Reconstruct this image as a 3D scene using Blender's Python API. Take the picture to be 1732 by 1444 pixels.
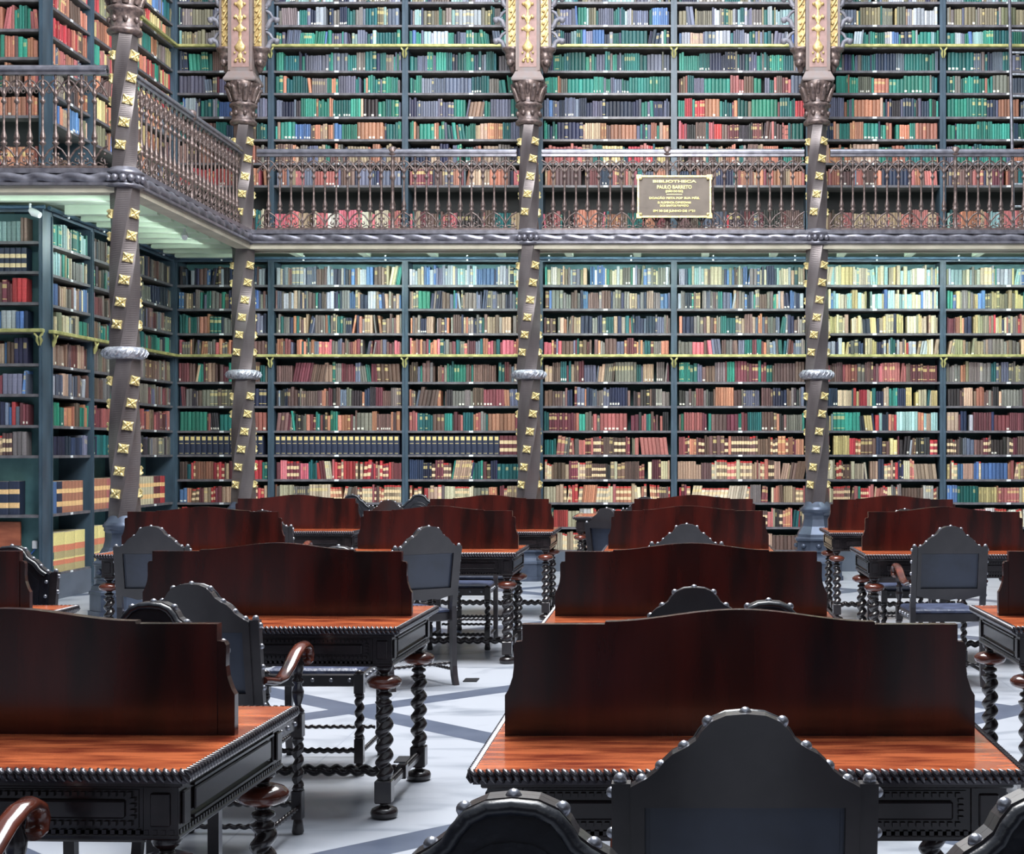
import bpy, math, random
from mathutils import Vector, Matrix
import numpy as np
PI = math.pi
for o in list(bpy.data.objects): bpy.data.objects.remove(o)
S = bpy.context.scene
COL = S.collection
# ------------------------------------------------------------------ camera, world, lights
F, HC = 2600.0, 1.478                      # focal length in pixels of a 1732 px frame, eye height
cd = bpy.data.cameras.new('camera'); cam = bpy.data.objects.new('camera', cd); COL.objects.link(cam)
cd.sensor_fit = 'HORIZONTAL'; cd.sensor_width = 36; cd.lens = F/1732*36
cd.shift_x = (866-1143)/1732; cd.shift_y = (764-722)/1732; cd.clip_end = 200
cam.location = (0, 0, HC); cam.rotation_euler = (PI/2, 0, 0)
S.camera = cam
w = bpy.data.worlds.new('world'); S.world = w; w.use_nodes = True
w.node_tree.nodes['Background'].inputs[0].default_value = (0.80, 0.88, 1.0, 1)
w.node_tree.nodes['Background'].inputs[1].default_value = 0.36
S.view_settings.view_transform = 'Standard'; S.view_settings.look = 'None'
S.view_settings.exposure = 0.6; S.view_settings.gamma = 1; S.view_settings.use_curve_mapping = False
def area(name, loc, sx, sy, power, col, rot=(0, 0, 0)):
    l = bpy.data.lights.new(name, 'AREA'); l.shape = 'RECTANGLE'; l.size = sx; l.size_y = sy
    l.energy = power; l.color = col
    o = bpy.data.objects.new(name, l); COL.objects.link(o); o.location = loc; o.rotation_euler = rot
    return o
# the glazed skylight in the roof of the hall
area('skylight', (0, 9.8, 17), 9, 10.5, 2500, (0.90, 0.95, 1.0))
# unseen weak area light, high behind the reader at the hall's front end
area('front_area_light', (0.5, -9, 9.5), 8, 3.5, 50, (0.86, 0.93, 1.0), (math.radians(70), 0, 0))
# the great chandelier over the middle of the hall
l = bpy.data.lights.new('chandelier_light', 'POINT'); l.energy = 2500; l.color = (1.0, 0.98, 0.95); l.shadow_soft_size = 2.2
lo = bpy.data.objects.new('chandelier_light', l); COL.objects.link(lo); lo.location = (-.8, 9.9, 7.8)
# fluorescent tubes that hang under the gallery behind its edge beam
for i, (x, y, sx, sy) in enumerate([(-3.35, 18.05, 3.0, .06), (0, 18.05, 3.0, .06), (3.3, 18.05, 3.0, .06), (-5.3, 15.9, .06, 3.4), (-6.4, 14.25, 2.2, .06)]):
    rx = math.radians(38) if sx > sy else 0
    ry = math.radians(38) if sy > sx else 0
    area('tube_light', (x, y, 3.79), sx, sy, (30, 30, 30, 22, 5)[i], (0.86, 1.0, 0.94), (rx, ry, 0))

# ------------------------------------------------------------------ materials
def lin(c):
    return tuple((v/255/12.92 if v/255 <= .04045 else ((v/255+.055)/1.055)**2.4) for v in c)
def mat(name, c, rough=.5, metal=0.0, c2=None, scale=8, stretch=(1, 1, 1), detail=4, bump=0.0, spec=.5, coat=0.0, ramp=(.35, .65), bscale=None):
    m = bpy.data.materials.new(name); m.use_nodes = True
    nt = m.node_tree; b = nt.nodes['Principled BSDF']
    b.inputs['Roughness'].default_value = rough; b.inputs['Metallic'].default_value = metal
    b.inputs['Specular IOR Level'].default_value = spec
    b.inputs['Coat Weight'].default_value = coat; b.inputs['Coat Roughness'].default_value = .12
    c = lin(c); c2 = lin(c2) if c2 else tuple(v*.7 for v in c)
    tc = nt.nodes.new('ShaderNodeTexCoord'); mp = nt.nodes.new('ShaderNodeMapping'); mp.inputs['Scale'].default_value = stretch
    nz = nt.nodes.new('ShaderNodeTexNoise'); nz.inputs['Scale'].default_value = scale; nz.inputs['Detail'].default_value = detail
    rp = nt.nodes.new('ShaderNodeValToRGB'); rp.color_ramp.elements[0].position = ramp[0]; rp.color_ramp.elements[1].position = ramp[1]
    rp.color_ramp.elements[0].color = (*c2, 1); rp.color_ramp.elements[1].color = (*c, 1)
    nt.links.new(tc.outputs['Object'], mp.inputs[0]); nt.links.new(mp.outputs[0], nz.inputs['Vector'])
    nt.links.new(nz.outputs[0], rp.inputs[0]); nt.links.new(rp.outputs[0], b.inputs['Base Color'])
    if bump:
        bp = nt.nodes.new('ShaderNodeBump'); bp.inputs['Strength'].default_value = bump; bp.inputs['Distance'].default_value = .01
        if bscale:
            n2 = nt.nodes.new('ShaderNodeTexNoise'); n2.inputs['Scale'].default_value = bscale; n2.inputs['Detail'].default_value = 3
            nt.links.new(tc.outputs['Object'], n2.inputs['Vector']); nt.links.new(n2.outputs[0], bp.inputs['Height'])
        else: nt.links.new(nz.outputs[0], bp.inputs['Height'])
        nt.links.new(bp.outputs[0], b.inputs['Normal'])
    return m
M = {
 'iron': mat('dark_iron', (122, 106, 102), .34, .35, (76, 66, 66), 30, bump=.15),
 'iron2': mat('column_iron', (112, 106, 108), .34, .4, (84, 78, 80), 5, (1, 1, .3)),
 'roll': mat('grey_iron', (126, 126, 136), .3, .45, (96, 96, 106), 12),
 'silver': mat('silvered_iron', (190, 194, 204), .35, .5, (120, 124, 136), 40, bump=.5),
 'ped': mat('pedestal_iron', (82, 92, 110), .34, .4, (64, 72, 88), 6),
 'gold': mat('gilding', (234, 220, 166), .4, .35, (198, 178, 118), 50, bump=.3),
 'goldpale': mat('gold_relief', (210, 190, 138), .42, .35, (168, 138, 84), 30, bump=.4),
 'pinkpier': mat('pink_panel', (158, 128, 123), .6, 0, (138, 110, 105), 14),
 'pier': mat('pier_stone', (118, 110, 110), .55, 0, (120, 104, 100), 10),
 'case': mat('bookcase_paint', (72, 92, 108), .4, 0, (54, 70, 84), 5, (1, 1, .4)),
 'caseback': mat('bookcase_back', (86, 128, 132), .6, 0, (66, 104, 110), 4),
 'shelf': mat('shelf_edge_paint', (112, 110, 116), .4, 0, (84, 82, 88), 9, (1, 1, 1)),
 'casegrey': mat('plinth_paint', (96, 104, 118), .4, 0, (84, 92, 104), 3),
 'ledge': mat('brass_ledge', (206, 202, 138), .4, .3, (150, 150, 96), 12),
 'pipe': mat('steel_pipe', (86, 112, 136), .3, .5, (66, 90, 112), 10),
 'white': mat('white_enamel', (238, 240, 244), .4, 0, (222, 226, 232), 10),
 'label': mat('paper_label', (240, 242, 244), .6, 0, (214, 220, 226), 60),
 'mint': mat('mint_paint', (212, 228, 208), .6, 0, (194, 212, 192), 3),
 'cream': mat('cream_beam', (196, 192, 176), .55, 0, (172, 168, 152), 4),
 'wall': mat('wall_plaster', (176, 186, 176), .7, 0, (158, 168, 158), 3),
 'hall': mat('dark_book_walls', (56, 46, 44), .6, 0, (32, 27, 27), 2.5),
 'ebony': mat('ebonised_wood', (40, 32, 34), .26, 0, (26, 21, 23), 14, (1, 1, 6), spec=.6, coat=.3),
 'mahog': mat('mahogany', (88, 33, 27), .2, 0, (28, 15, 15), 3.2, (2.2, 2.2, .35), detail=6, coat=.25, ramp=(.38, .80)),
 'top': mat('tabletop_mahogany', (220, 118, 74), .16, 0, (132, 56, 38), 6, (.8, 4.2, 1), detail=8, coat=.4, ramp=(.36, .62)),
 'redwood': mat('red_brown_wood', (104, 50, 36), .18, 0, (40, 22, 20), 9, (1, 1, 1), coat=.5),
 'frame': mat('chair_frame_wood', (58, 53, 56), .3, 0, (36, 33, 36), 5, (1, 1, 1), coat=.3),
 'crocket': mat('crocket_iron', (132, 132, 142), .5, .1, (104, 104, 114), 10),
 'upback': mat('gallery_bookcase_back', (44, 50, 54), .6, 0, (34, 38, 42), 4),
 'rope': mat('polished_carved_edge', (84, 80, 86), .16, .45, (58, 54, 60), 10, coat=.6),
 'panel': mat('chair_rear_panel', (56, 64, 82), .34, 0, (40, 46, 60), 5, coat=.2),
 'leather': mat('black_leather', (28, 31, 40), .3, 0, (16, 18, 26), 12, bump=.2, bscale=40, spec=.6),
 'seatl': mat('seat_leather', (74, 82, 108), .35, 0, (52, 58, 80), 14, bump=.5, bscale=30),
 'stud': mat('pewter_stud', (176, 178, 186), .28, .75, (140, 142, 152), 10),
 'plaque': mat('bronze_plaque', (104, 94, 86), .5, .15, (90, 81, 74), 5),
 'letters': mat('gold_letters', (236, 226, 160), .45, .2, (220, 206, 130), 30),
 'dark': mat('dark_metal', (34, 34, 38), .5, .3, (24, 24, 28), 10),
 'card': mat('brown_board', (168, 96, 70), .6, 0, (140, 76, 56), 5, (1, 1, 4)),
 'blue': mat('blue_cable', (60, 110, 190), .5, 0, (46, 90, 160), 20),
}
def books_mat():
    m = bpy.data.materials.new('book_cloth'); m.use_nodes = True; nt = m.node_tree; b = nt.nodes['Principled BSDF']
    a = nt.nodes.new('ShaderNodeVertexColor'); a.layer_name = 'Col'
    tc = nt.nodes.new('ShaderNodeTexCoord'); nz = nt.nodes.new('ShaderNodeTexNoise'); nz.inputs['Scale'].default_value = 60
    mr = nt.nodes.new('ShaderNodeMapRange'); mr.inputs[3].default_value = .72; mr.inputs[4].default_value = 1.22
    mx = nt.nodes.new('ShaderNodeVectorMath'); mx.operation = 'SCALE'
    nt.links.new(tc.outputs['Object'], nz.inputs['Vector']); nt.links.new(nz.outputs[0], mr.inputs[0])
    nt.links.new(a.outputs[0], mx.inputs[0]); nt.links.new(mr.outputs[0], mx.inputs['Scale']); nt.links.new(mx.outputs[0], b.inputs['Base Color'])
    b.inputs['Roughness'].default_value = .5
    return m
M['book'] = books_mat()
def floor_mat():
    m = bpy.data.materials.new('marble_floor'); m.use_nodes = True; nt = m.node_tree; b = nt.nodes['Principled BSDF']
    N = nt.nodes.new; L = nt.links.new
    tc = N('ShaderNodeTexCoord'); sp = N('ShaderNodeSeparateXYZ'); L(tc.outputs['Object'], sp.inputs[0])
    def math_(op, a, bb=None, v=None):
        n = N('ShaderNodeMath'); n.operation = op
        for i, q in enumerate((a, bb)):
            if q is None: continue
            if isinstance(q, (int, float)): n.inputs[i].default_value = q
            else: L(q, n.inputs[i])
        return n.outputs[0]
    X, Y = sp.outputs[0], sp.outputs[1]
    def band(e, off, period, half):
        q = math_('PINGPONG', math_('SUBTRACT', e, off), period/2)
        return math_('LESS_THAN', q, half)
    d1 = math_('SUBTRACT', X, Y); d2 = math_('ADD', X, Y)
    mask = math_('MAXIMUM', band(d1, -10.65, 3.8, .15), band(d2, 6.97, 3.8, .15))
    joint = math_('MAXIMUM', band(Y, .3, 0.95, .004), band(X, .2, 1.9, .004))
    n1 = N('ShaderNodeTexNoise'); n1.inputs['Scale'].default_value = 1.1; n1.inputs['Detail'].default_value = 8; n1.inputs['Distortion'].default_value = 1.6
    mp = N('ShaderNodeMapping'); mp.inputs['Scale'].default_value = (1, 2.2, 1); L(tc.outputs['Object'], mp.inputs[0]); L(mp.outputs[0], n1.inputs['Vector'])
    r1 = N('ShaderNodeValToRGB'); r1.color_ramp.elements[0].position = .33; r1.color_ramp.elements[1].position = .5
    r1.color_ramp.elements[0].color = (*lin((134, 140, 151)), 1); r1.color_ramp.elements[1].color = (*lin((170, 174, 183)), 1); L(n1.outputs[0], r1.inputs[0])
    r2 = N('ShaderNodeValToRGB'); r2.color_ramp.elements[0].color = (*lin((66, 74, 92)), 1); r2.color_ramp.elements[1].color = (*lin((100, 108, 126)), 1)
    n2 = N('ShaderNodeTexNoise'); n2.inputs['Scale'].default_value = 6; n2.inputs['Detail'].default_value = 5; L(tc.outputs['Object'], n2.inputs['Vector']); L(n2.outputs[0], r2.inputs[0])
    m1 = N('ShaderNodeMix'); m1.data_type = 'RGBA'; L(joint, m1.inputs['Factor']); L(r1.outputs[0], m1.inputs['A']); m1.inputs['B'].default_value = (*lin((146, 152, 164)), 1)
    m2 = N('ShaderNodeMix'); m2.data_type = 'RGBA'; L(mask, m2.inputs['Factor']); L(m1.outputs['Result'], m2.inputs['A']); L(r2.outputs[0], m2.inputs['B'])
    L(m2.outputs['Result'], b.inputs['Base Color']); b.inputs['Roughness'].default_value = .28
    return m
M['floor'] = floor_mat()

# ------------------------------------------------------------------ mesh builder
class MB:
    def __init__(s): s.v = []; s.f = []; s.sm = []
    def add(s, vs, fs, smooth=False):
        n = len(s.v); s.v += [tuple(p) for p in vs]; s.f += [tuple(i+n for i in f) for f in fs]; s.sm += [smooth]*len(fs)
        return s
    def box(s, x0, x1, y0, y1, z0, z1, b=0.0):
        if b:
            b = min(b, (x1-x0)*.45, (y1-y0)*.45, (z1-z0)*.45)
            vs = []; 
            for z, i in ((z0, b), (z0+b, 0), (z1-b, 0), (z1, b)):
                xa, xb, ya, yb = x0+i, x1-i, y0+i, y1-i; c = b if i == 0 else 0.0001
                vs += [(xa+c, ya, z), (xb-c, ya, z), (xb, ya+c, z), (xb, yb-c, z), (xb-c, yb, z), (xa+c, yb, z), (xa, yb-c, z), (xa, ya+c, z)]
            fs = [tuple(range(7, -1, -1)), tuple(range(24, 32))]
            for k in range(3):
                for j in range(8): fs.append((k*8+j, k*8+(j+1) % 8, k*8+8+(j+1) % 8, k*8+8+j))
            return s.add(vs, fs)
        return s.add([(x0, y0, z0), (x1, y0, z0), (x1, y1, z0), (x0, y1, z0), (x0, y0, z1), (x1, y0, z1), (x1, y1, z1), (x0, y1, z1)],
              [(3, 2, 1, 0), (4, 5, 6, 7), (0, 1, 5, 4), (1, 2, 6, 5), (2, 3, 7, 6), (3, 0, 4, 7)])
    def loft(s, rings, smooth=True, caps=True):
        n = len(rings[0]); vs = [p for r in rings for p in r]; fs = []
        for k in range(len(rings)-1):
            for j in range(n): fs.append((k*n+j, k*n+(j+1) % n, (k+1)*n+(j+1) % n, (k+1)*n+j))
        s.add(vs, fs, smooth)
        if caps: s.add(rings[0], [tuple(range(n-1, -1, -1))]); s.add(rings[-1], [tuple(range(n))])
        return s
    def lathe(s, prof, c=(0, 0, 0), seg=16, smooth=True, rot=0, sx=1, sy=1):     # prof: (r, z)
        return s.loft([[(c[0]+sx*r*math.cos(rot+2*PI*j/seg), c[1]+sy*r*math.sin(rot+2*PI*j/seg), c[2]+z) for j in range(seg)] for r, z in prof], smooth)
    def sphere(s, c, r, seg=10, rings=6, sz=1.0):
        return s.lathe([(r*math.sin(PI*k/rings)+1e-5, -r*sz*math.cos(PI*k/rings)) for k in range(rings+1)], c, seg)
    def tube(s, pts, r, seg=6, w=None, up=(0, 0, 1), smooth=True):           # r radius or list; w = optional width factor sideways
        P = [Vector(p) for p in pts]; rings = []; up = Vector(up)
        for i, p in enumerate(P):
            t = (P[min(i+1, len(P)-1)]-P[max(i-1, 0)]).normalized()
            a = t.cross(up)
            if a.length < 1e-4: a = t.cross(Vector((1, 0, 0)))
            a.normalize(); b = a.cross(t).normalized(); rr = r[i] if isinstance(r, (list, tuple)) else r
            ww = (w[i] if isinstance(w, (list, tuple)) else w) or 1
            rings.append([p+a*(math.cos(2*PI*j/seg)*rr*ww)+b*(math.sin(2*PI*j/seg)*rr) for j in range(seg)])
        return s.loft(rings, smooth)
    def twist(s, p0, p1, r, pitch, ecc=.38, seg=10, per=8, ph=0.0):          # barley-sugar twist
        p0, p1 = Vector(p0), Vector(p1); d = p1-p0; Ln = d.length; t = d.normalized()
        a = t.cross(Vector((0, 1, 0)) if abs(t.y) < .9 else Vector((1, 0, 0))).normalized(); b = t.cross(a)
        n = max(2, int(Ln/pitch*per)); rings = []
        for i in range(n+1):
            u = Ln*i/n; ring = []; c = p0+t*u
            for j in range(seg):
                th = 2*PI*j/seg; k = ((th-2*PI*u/pitch-ph) % (2*PI))/(2*PI)
                rr = r*(.60+.42*math.sin(PI*k)**.65); q_ = r*.12
                m_ = (2*PI*u/pitch+ph+PI)
                ring.append(c+(a*math.cos(th)+b*math.sin(th))*rr+(a*math.cos(m_)+b*math.sin(m_))*q_)
            rings.append(ring)
        return s.loft(rings)
    def prism(s, outline, y0, y1, smooth=False):                              # outline in (x, z), extruded along y
        n = len(outline); vs = [(x, y0, z) for x, z in outline]+[(x, y1, z) for x, z in outline]
        fs = [tuple(range(n)), tuple(range(2*n-1, n-1, -1))]
        s.add(vs, fs); s.add(vs, [(j, j+n, (j+1) % n+n, (j+1) % n) for j in range(n)], smooth); return s
    def shear(s, fn): s.v = [fn(*p) for p in s.v]; return s
    def mesh(s, name, m):
        me = bpy.data.meshes.new(name); me.from_pydata([tuple(p) for p in s.v], [], s.f); me.materials.append(m)
        me.polygons.foreach_set('use_smooth', s.sm); me.update(); return me
def obj(name, mb, m, parent=None, loc=None, rz=0, label=None):
    me = mb if isinstance(mb, bpy.types.Mesh) else mb.mesh(name, m)
    o = bpy.data.objects.new(name, me); COL.objects.link(o)
    if parent: o.parent = parent
    if loc: o.location = loc
    if rz: o.rotation_euler = (0, 0, rz)
    if label: o['label'] = label
    return o
def thing(name, label, cat, loc=(0, 0, 0), rz=0, group=None):
    o = bpy.data.objects.new(name, None); COL.objects.link(o); o.location = loc; o.rotation_euler = (0, 0, rz)
    return tag(o, label, cat, group)
def tag(o, label, cat, group=None):
    o['label'] = label; o['category'] = cat
    if group: o['group'] = group
    return o
def struct(name, mb, m):
    o = obj(name, mb, m); o['kind'] = 'structure'; return o
def dup(root, loc, rz, label, group=None):
    r = root.copy(); COL.objects.link(r); r.location = loc; r.rotation_euler = (0, 0, rz); r['label'] = label
    if group: r['group'] = group
    for ch in list(root.children):
        c = ch.copy(); COL.objects.link(c); c.parent = r
        for g in list(ch.children):
            d = g.copy(); COL.objects.link(d); d.parent = c
    return r

# ------------------------------------------------------------------ the hall
XL, YB, YN = -6.2, 19.0, 15.05             # case fronts: side wing, back wall, near end of the side wing
XC, Y1, Y2 = -5.0, 13.95, 17.8             # corner columns, near and far column line
ZS = 3.936                                 # gallery edge
struct('floor', MB().box(-11, 9, -10, 20, -.12, 0), M['floor'])
struct('wall_back', MB().box(-11, 9, 19.42, 19.62, 0, 8.2), M['wall'])
struct('wall_left', MB().box(-8.2, -8.0, 13.6, 19.41, 0, 8.2), M['wall'])
w_ = MB(); w_.box(-11.2, -11, -10, 20, 0, 12); struct('wall_left', w_, M['hall'])
struct('wall_right', MB().box(9, 9.2, -10, 20, 0, 12), M['hall'])
struct('wall_front', MB().box(-11.2, 9.2, -10.2, -10, 0, 12), M['hall'])
# gallery floors (mint underside) with joists
g = MB()
g.box(-7.98, 8.6, Y2-.02, 19.41, 3.93, 4.02); g.box(-7.98, XC, Y1, Y2-.02, 3.93, 4.02)
struct('ceiling', g, M['mint'])
j = MB()
for k in range(-8, 14):
    x = -4.62+k*.83
    if x > XC+.05: j.box(x-.045, x+.045, Y2+.17, YB-.12, 3.87, 3.93)
for k in range(14):
    y = Y1+.55+k*.42
    if y < YB-.2 and abs(y-YN+.05) > .14: j.box(XL+.12 if y > YN-.1 else -7.9, XC-.16, y-.05, y+.05, 3.84, 3.93)
struct('trim_1', j, M['mint'])
e = MB()   # edge beams below the roll, cornice strips above it
e.box(XC-.02, 8.6, Y2-.1, Y2+.06, 3.815, 3.875); e.box(XC-.06, XC+.10, Y1, Y2-.1, 3.815, 3.875); e.box(-7.95, XC-.06, Y1-.1, Y1+.06, 3.815, 3.875)
e.box(XC-.1, 8.6, Y2+.12, Y2+.16, 3.80, 3.88)
struct('trim_2', e, M['cream'])
c = MB()
for z0, z1, d in ((3.985, 4.03, .13), (3.875, 3.90, .14)):
    c.box(XC+.02, 8.6, Y2-d, Y2, z0, z1); c.box(XC, XC+d, Y1, Y2-d, z0, z1); c.box(-7.95, XC+.02, Y1-d, Y1, z0, z1)
struct('trim_3', c, M['roll'])
def roll(p0, p1, ph=0):                    # carved rope roll: slow spiral of two strands
    p0, p1 = Vector(p0), Vector(p1); d = p1-p0; Ln = d.length; t = d.normalized(); a = Vector((0, 0, 1)); b = t.cross(a)
    n = int(Ln/.02); rings = []
    for i in range(n+1):
        u = Ln*i/n; ring = []
        for q in range(16):
            th = 2*PI*q/16; k = ((th*2+u*2*PI/.30+ph) % (2*PI))/(2*PI)
            r = .038+.026*math.sin(PI*k)**.8
            ring.append(p0+t*u+(a*math.sin(th)+b*math.cos(th))*r)
        rings.append(ring)
    return rings
m_ = MB(); m_.loft(roll((XC+.09, Y2-.075, ZS+.005), (8.5, Y2-.075, ZS+.005))); struct('trim_4', m_, M['roll'])
m_ = MB(); m_.loft(roll((XC+.09, Y1-.05, ZS+.005), (XC+.09, Y2-.09, ZS+.005))); struct('trim_5', m_, M['roll'])
m_ = MB(); m_.loft(roll((-7.9, Y1-.09, ZS+.005), (XC+.05, Y1-.09, ZS+.005))); struct('trim_6', m_, M['roll'])

# ------------------------------------------------------------------ columns
COLX = [(-5.0, Y1, 24, 'tall twisted iron column with gold rosettes, nearest, at the near corner of the gallery'),
        (-5.005, Y2, 14, 'twisted iron column with gold rosettes at the inner corner of the gallery'),
        (-1.70, Y2, 4, 'twisted iron column with gold rosettes in the middle of the back gallery, left of plaque'),
        (1.635, Y2, 0, 'twisted iron column with gold rosettes rightmost, right of the bronze plaque')]
def oct_ring(R, z, ang, seg=8): return [(R*math.cos(ang+2*PI*(q+.5)/seg), R*math.sin(ang+2*PI*(q+.5)/seg), z) for q in range(seg)]
def phi(z, sec):   # direction of the rosette stripe, measured from -Y towards +X
    return math.radians({'l': 38-78*(2.12-z), 'm': 38-74*(3.628-z), 'u': 44-84*(5.06-z)}[sec])
def stripe_dir(a): return a-PI/2
def make_column(label):
    t = thing('column', label, 'column', group='twisted columns of the gallery')
    p = MB()
    for r, z0, z1 in ((.30, 0, .05), (.285, .05, .20)): p.lathe([(r*1.05, z0), (r*1.05, z1)], seg=8, rot=PI/8, smooth=False)
    p.lathe([(.31, .20), (.305, .225), (.29, .235), (.28, .27), (.245, .29), (.245, .32), (.27, .335), (.27, .345), (.25, .35), (.25, .45), (.275, .46), (.275, .48), (.245, .50), (.24, .53), (.185, .62), (.165, .70), (.16, .745), (.185, .775)], seg=8, rot=PI/8, smooth=False)
    p.lathe([(.155, .76), (.18, .782), (.18, .795), (.192, .80), (.192, .82), (.178, .828), (.178, .84), (.165, .845), (.13, .90), (.11, .91)], seg=28)
    for q in range(8):
        an = q*PI/4; p.sphere((math.cos(an)*.235, math.sin(an)*.235, .40), .035, 8, 5, .8)
    obj('pedestal', p, M['ped'], t)
    s = MB()
    for sec, z0, z1, r0, r1 in (('l', .88, 2.36, .142, .134), ('m', 2.40, 3.90, .140, .128), ('u', 4.0, 5.27, .122, .112)):
        n = 72; rings = []
        for i in range(n+1):
            z = z0+(z1-z0)*i/n; R = r0+(r1-r0)*i/n
            rings.append(oct_ring(R, z, stripe_dir(phi(z, sec)), 6))
        s.loft(rings, smooth=False)
    obj('shaft', s, M['iron2'], t)
    rg = MB(); rg.lathe([(.13, -.055), (.165, -.052), (.188, -.03), (.196, 0), (.188, .03), (.165, .052), (.13, .055)], (0, 0, 2.37), 32)
    for q in range(20):
        an = 2*PI*q/20; rg.tube([(math.cos(an-.14)*.188, math.sin(an-.14)*.188, 2.335), (math.cos(an)*.2, math.sin(an)*.2, 2.37), (math.cos(an+.14)*.188, math.sin(an+.14)*.188, 2.405)], [.004, .012, .004], 5)
    obj('ring', rg, M['silver'], t)
    cl = MB(); cl.lathe([(.12, 3.86), (.17, 3.87), (.175, 3.885), (.15, 3.90), (.14, 3.93), (.15, 3.97), (.17, 3.985), (.175, 4.0), (.15, 4.02), (.12, 4.05)], seg=24)
    for q in range(14): cl.sphere((math.cos(2*PI*q/14)*.158, math.sin(2*PI*q/14)*.158, 3.942), .036, 9, 6)
    obj('beaded_collar', cl, M['roll'], t)
    cp = MB(); cp.lathe([(.115, 5.25), (.15, 5.262), (.158, 5.28), (.15, 5.30), (.132, 5.31), (.128, 5.38), (.132, 5.45), (.155, 5.462), (.162, 5.48), (.155, 5.498), (.13, 5.51), (.135, 5.56), (.165, 5.66), (.195, 5.73), (.19, 5.745)], seg=24)
    for q in range(8):   # acanthus leaves and little volutes
        an = q*PI/4+PI/8; c_, s_ = math.cos(an), math.sin(an)
        cp.tube([(c_*.13, s_*.13, 5.52), (c_*.155, s_*.155, 5.60), (c_*.18, s_*.18, 5.66), (c_*.215, s_*.215, 5.68), (c_*.21, s_*.21, 5.655)], [.03, .034, .03, .02, .012], 6)
        cp.sphere((c_*.135, s_*.135, 5.38), .026, 6, 5, 1.2)
        a2 = an+PI/8; c_, s_ = math.cos(a2), math.sin(a2)
        cp.tube([(c_*.14, s_*.14, 5.60), (c_*.175, s_*.175, 5.69), (c_*.21, s_*.21, 5.72), (c_*.205, s_*.205, 5.70)], [.02, .024, .02, .01], 6)
    obj('capital', cp, M['iron'], t)
    ab = MB(); ab.lathe([(.25, 5.735), (.262, 5.745), (.262, 5.765), (.235, 5.80), (.205, 5.845), (.195, 5.855)], seg=4, rot=PI/4, smooth=False)
    obj('abacus', ab, M['pier'], t)
    pr = MB(); pr.box(-.137, .137, -.137, .137, 5.852, 7.5)
    for sx in (-1, 1):
        pr.box(sx*.185-.075 if sx < 0 else .137, -.137 if sx < 0 else .26, -.07, .07, 6.14, 7.5)
    for sx in (-1, 1): pr.box(sx*.127-.012, sx*.127+.012, -.149, -.13, 5.86, 7.5)
    obj('pier', pr, M['pier'], t)
    pk = MB(); pk.box(-.10, .10, -.141, -.136, 5.90, 7.5); obj('panel', pk, M['pinkpier'], t, label='pink front panel')
    cb = MB()
    for sx in (-1, 1):
        x = sx*.19
        cb.lathe([(.075, 6.0), (.085, 6.03), (.09, 6.06), (.085, 6.075), (.10, 6.10), (.12, 6.115), (.125, 6.14), (.06, 6.145)], (x, 0, 0), 16)
        cb.lathe([(.012, 5.86), (.03, 5.88), (.04, 5.92), (.07, 5.96), (.075, 6.0), (.06, 6.01)], (x, 0, 0), 12)
        cb.sphere((x+sx*.02, -.07, 5.965), .045, 10, 6)
    obj('corbel', cb, M['iron'], t)
    for sx in (-1, 1):
        gp = MB(); gp.box(sx*.187-.042, sx*.187+.042, -.085, -.06, 6.15, 7.5)
        for q in range(10):
            z = 6.18+q*.14
            gp.tube([(sx*.187-.035, -.09, z), (sx*.187, -.10, z+.05), (sx*.187+.035, -.09, z+.12)], .013, 6)
            gp.sphere((sx*.187-.015, -.094, z+.09), .017, 6, 5); gp.sphere((sx*.187+.02, -.094, z+.03), .015, 6, 5)
        obj('gilded_pilaster', gp, M['goldpale'], t, label='gilded carved strip')
        ck = MB()
        for q in range(6):
            z = 6.2+q*.245; x = sx*.262
            ck.tube([(x, 0, z-.06), (x+sx*.03, 0, z-.03), (x+sx*.045, 0, z+.02), (x+sx*.09, 0, z+.045), (x+sx*.135, 0, z+.03), (x+sx*.15, 0, z+.055)], [.026, .032, .026, .03, .034, .012], 7)
            ck.tube([(x, 0, z+.14), (x+sx*.045, 0, z+.11), (x+sx*.075, 0, z+.06)], [.016, .02, .016], 6)
            ck.sphere((x+sx*.12, 0, z+.03), .038, 7, 5); ck.box(x-.02, x+.02, -.02, .02, z-.09, z-.07)
        obj('crocket_band', ck, M['crocket'], t)
    orn = MB(); y = -.15
    def lobe(x, z, r, sz=1): orn.sphere((x, y, z), r, 8, 5, sz)
    orn.lathe([(.004, 5.945), (.02, 5.965), (.014, 5.985), (.035, 6.0), (.028, 6.04), (.012, 6.06), (.02, 6.07), (.055, 6.095), (.065, 6.135), (.05, 6.15), (.02, 6.20), (.012, 6.23), (.02, 6.25), (.016, 6.30), (.05, 6.32), (.06, 6.35), (.03, 6.37), (.012, 6.40), (.035, 6.44), (.045, 6.47), (.016, 6.49), (.012, 6.56), (.045, 6.60), (.05, 6.63), (.02, 6.66), (.015, 6.75), (.04, 6.80), (.012, 6.86), (.012, 7.4)], (0, -.145, 0), 10, sy=.35)
    for x, z, r in ((-.05, 5.965, .018), (.05, 5.965, .018), (-.06, 6.06, .014), (.06, 6.06, .014), (-.06, 6.33, .018), (.06, 6.33, .018), (-.055, 6.47, .02), (.055, 6.47, .02), (-.05, 6.62, .02), (.05, 6.62, .02), (-.05, 6.78, .016), (.05, 6.78, .016)): lobe(x, z, r)
    for sx in (-1, 1):
        orn.tube([(sx*.02, y, 6.0), (sx*.05, y, 5.985), (sx*.06, y, 5.965)], .008, 5)
        orn.tube([(sx*.02, y, 6.44), (sx*.05, y, 6.50), (sx*.055, y, 6.47)], .01, 5)
    obj('gold_ornament', orn, M['goldpale'], t, label='gold relief ornament on the front panel')
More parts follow.
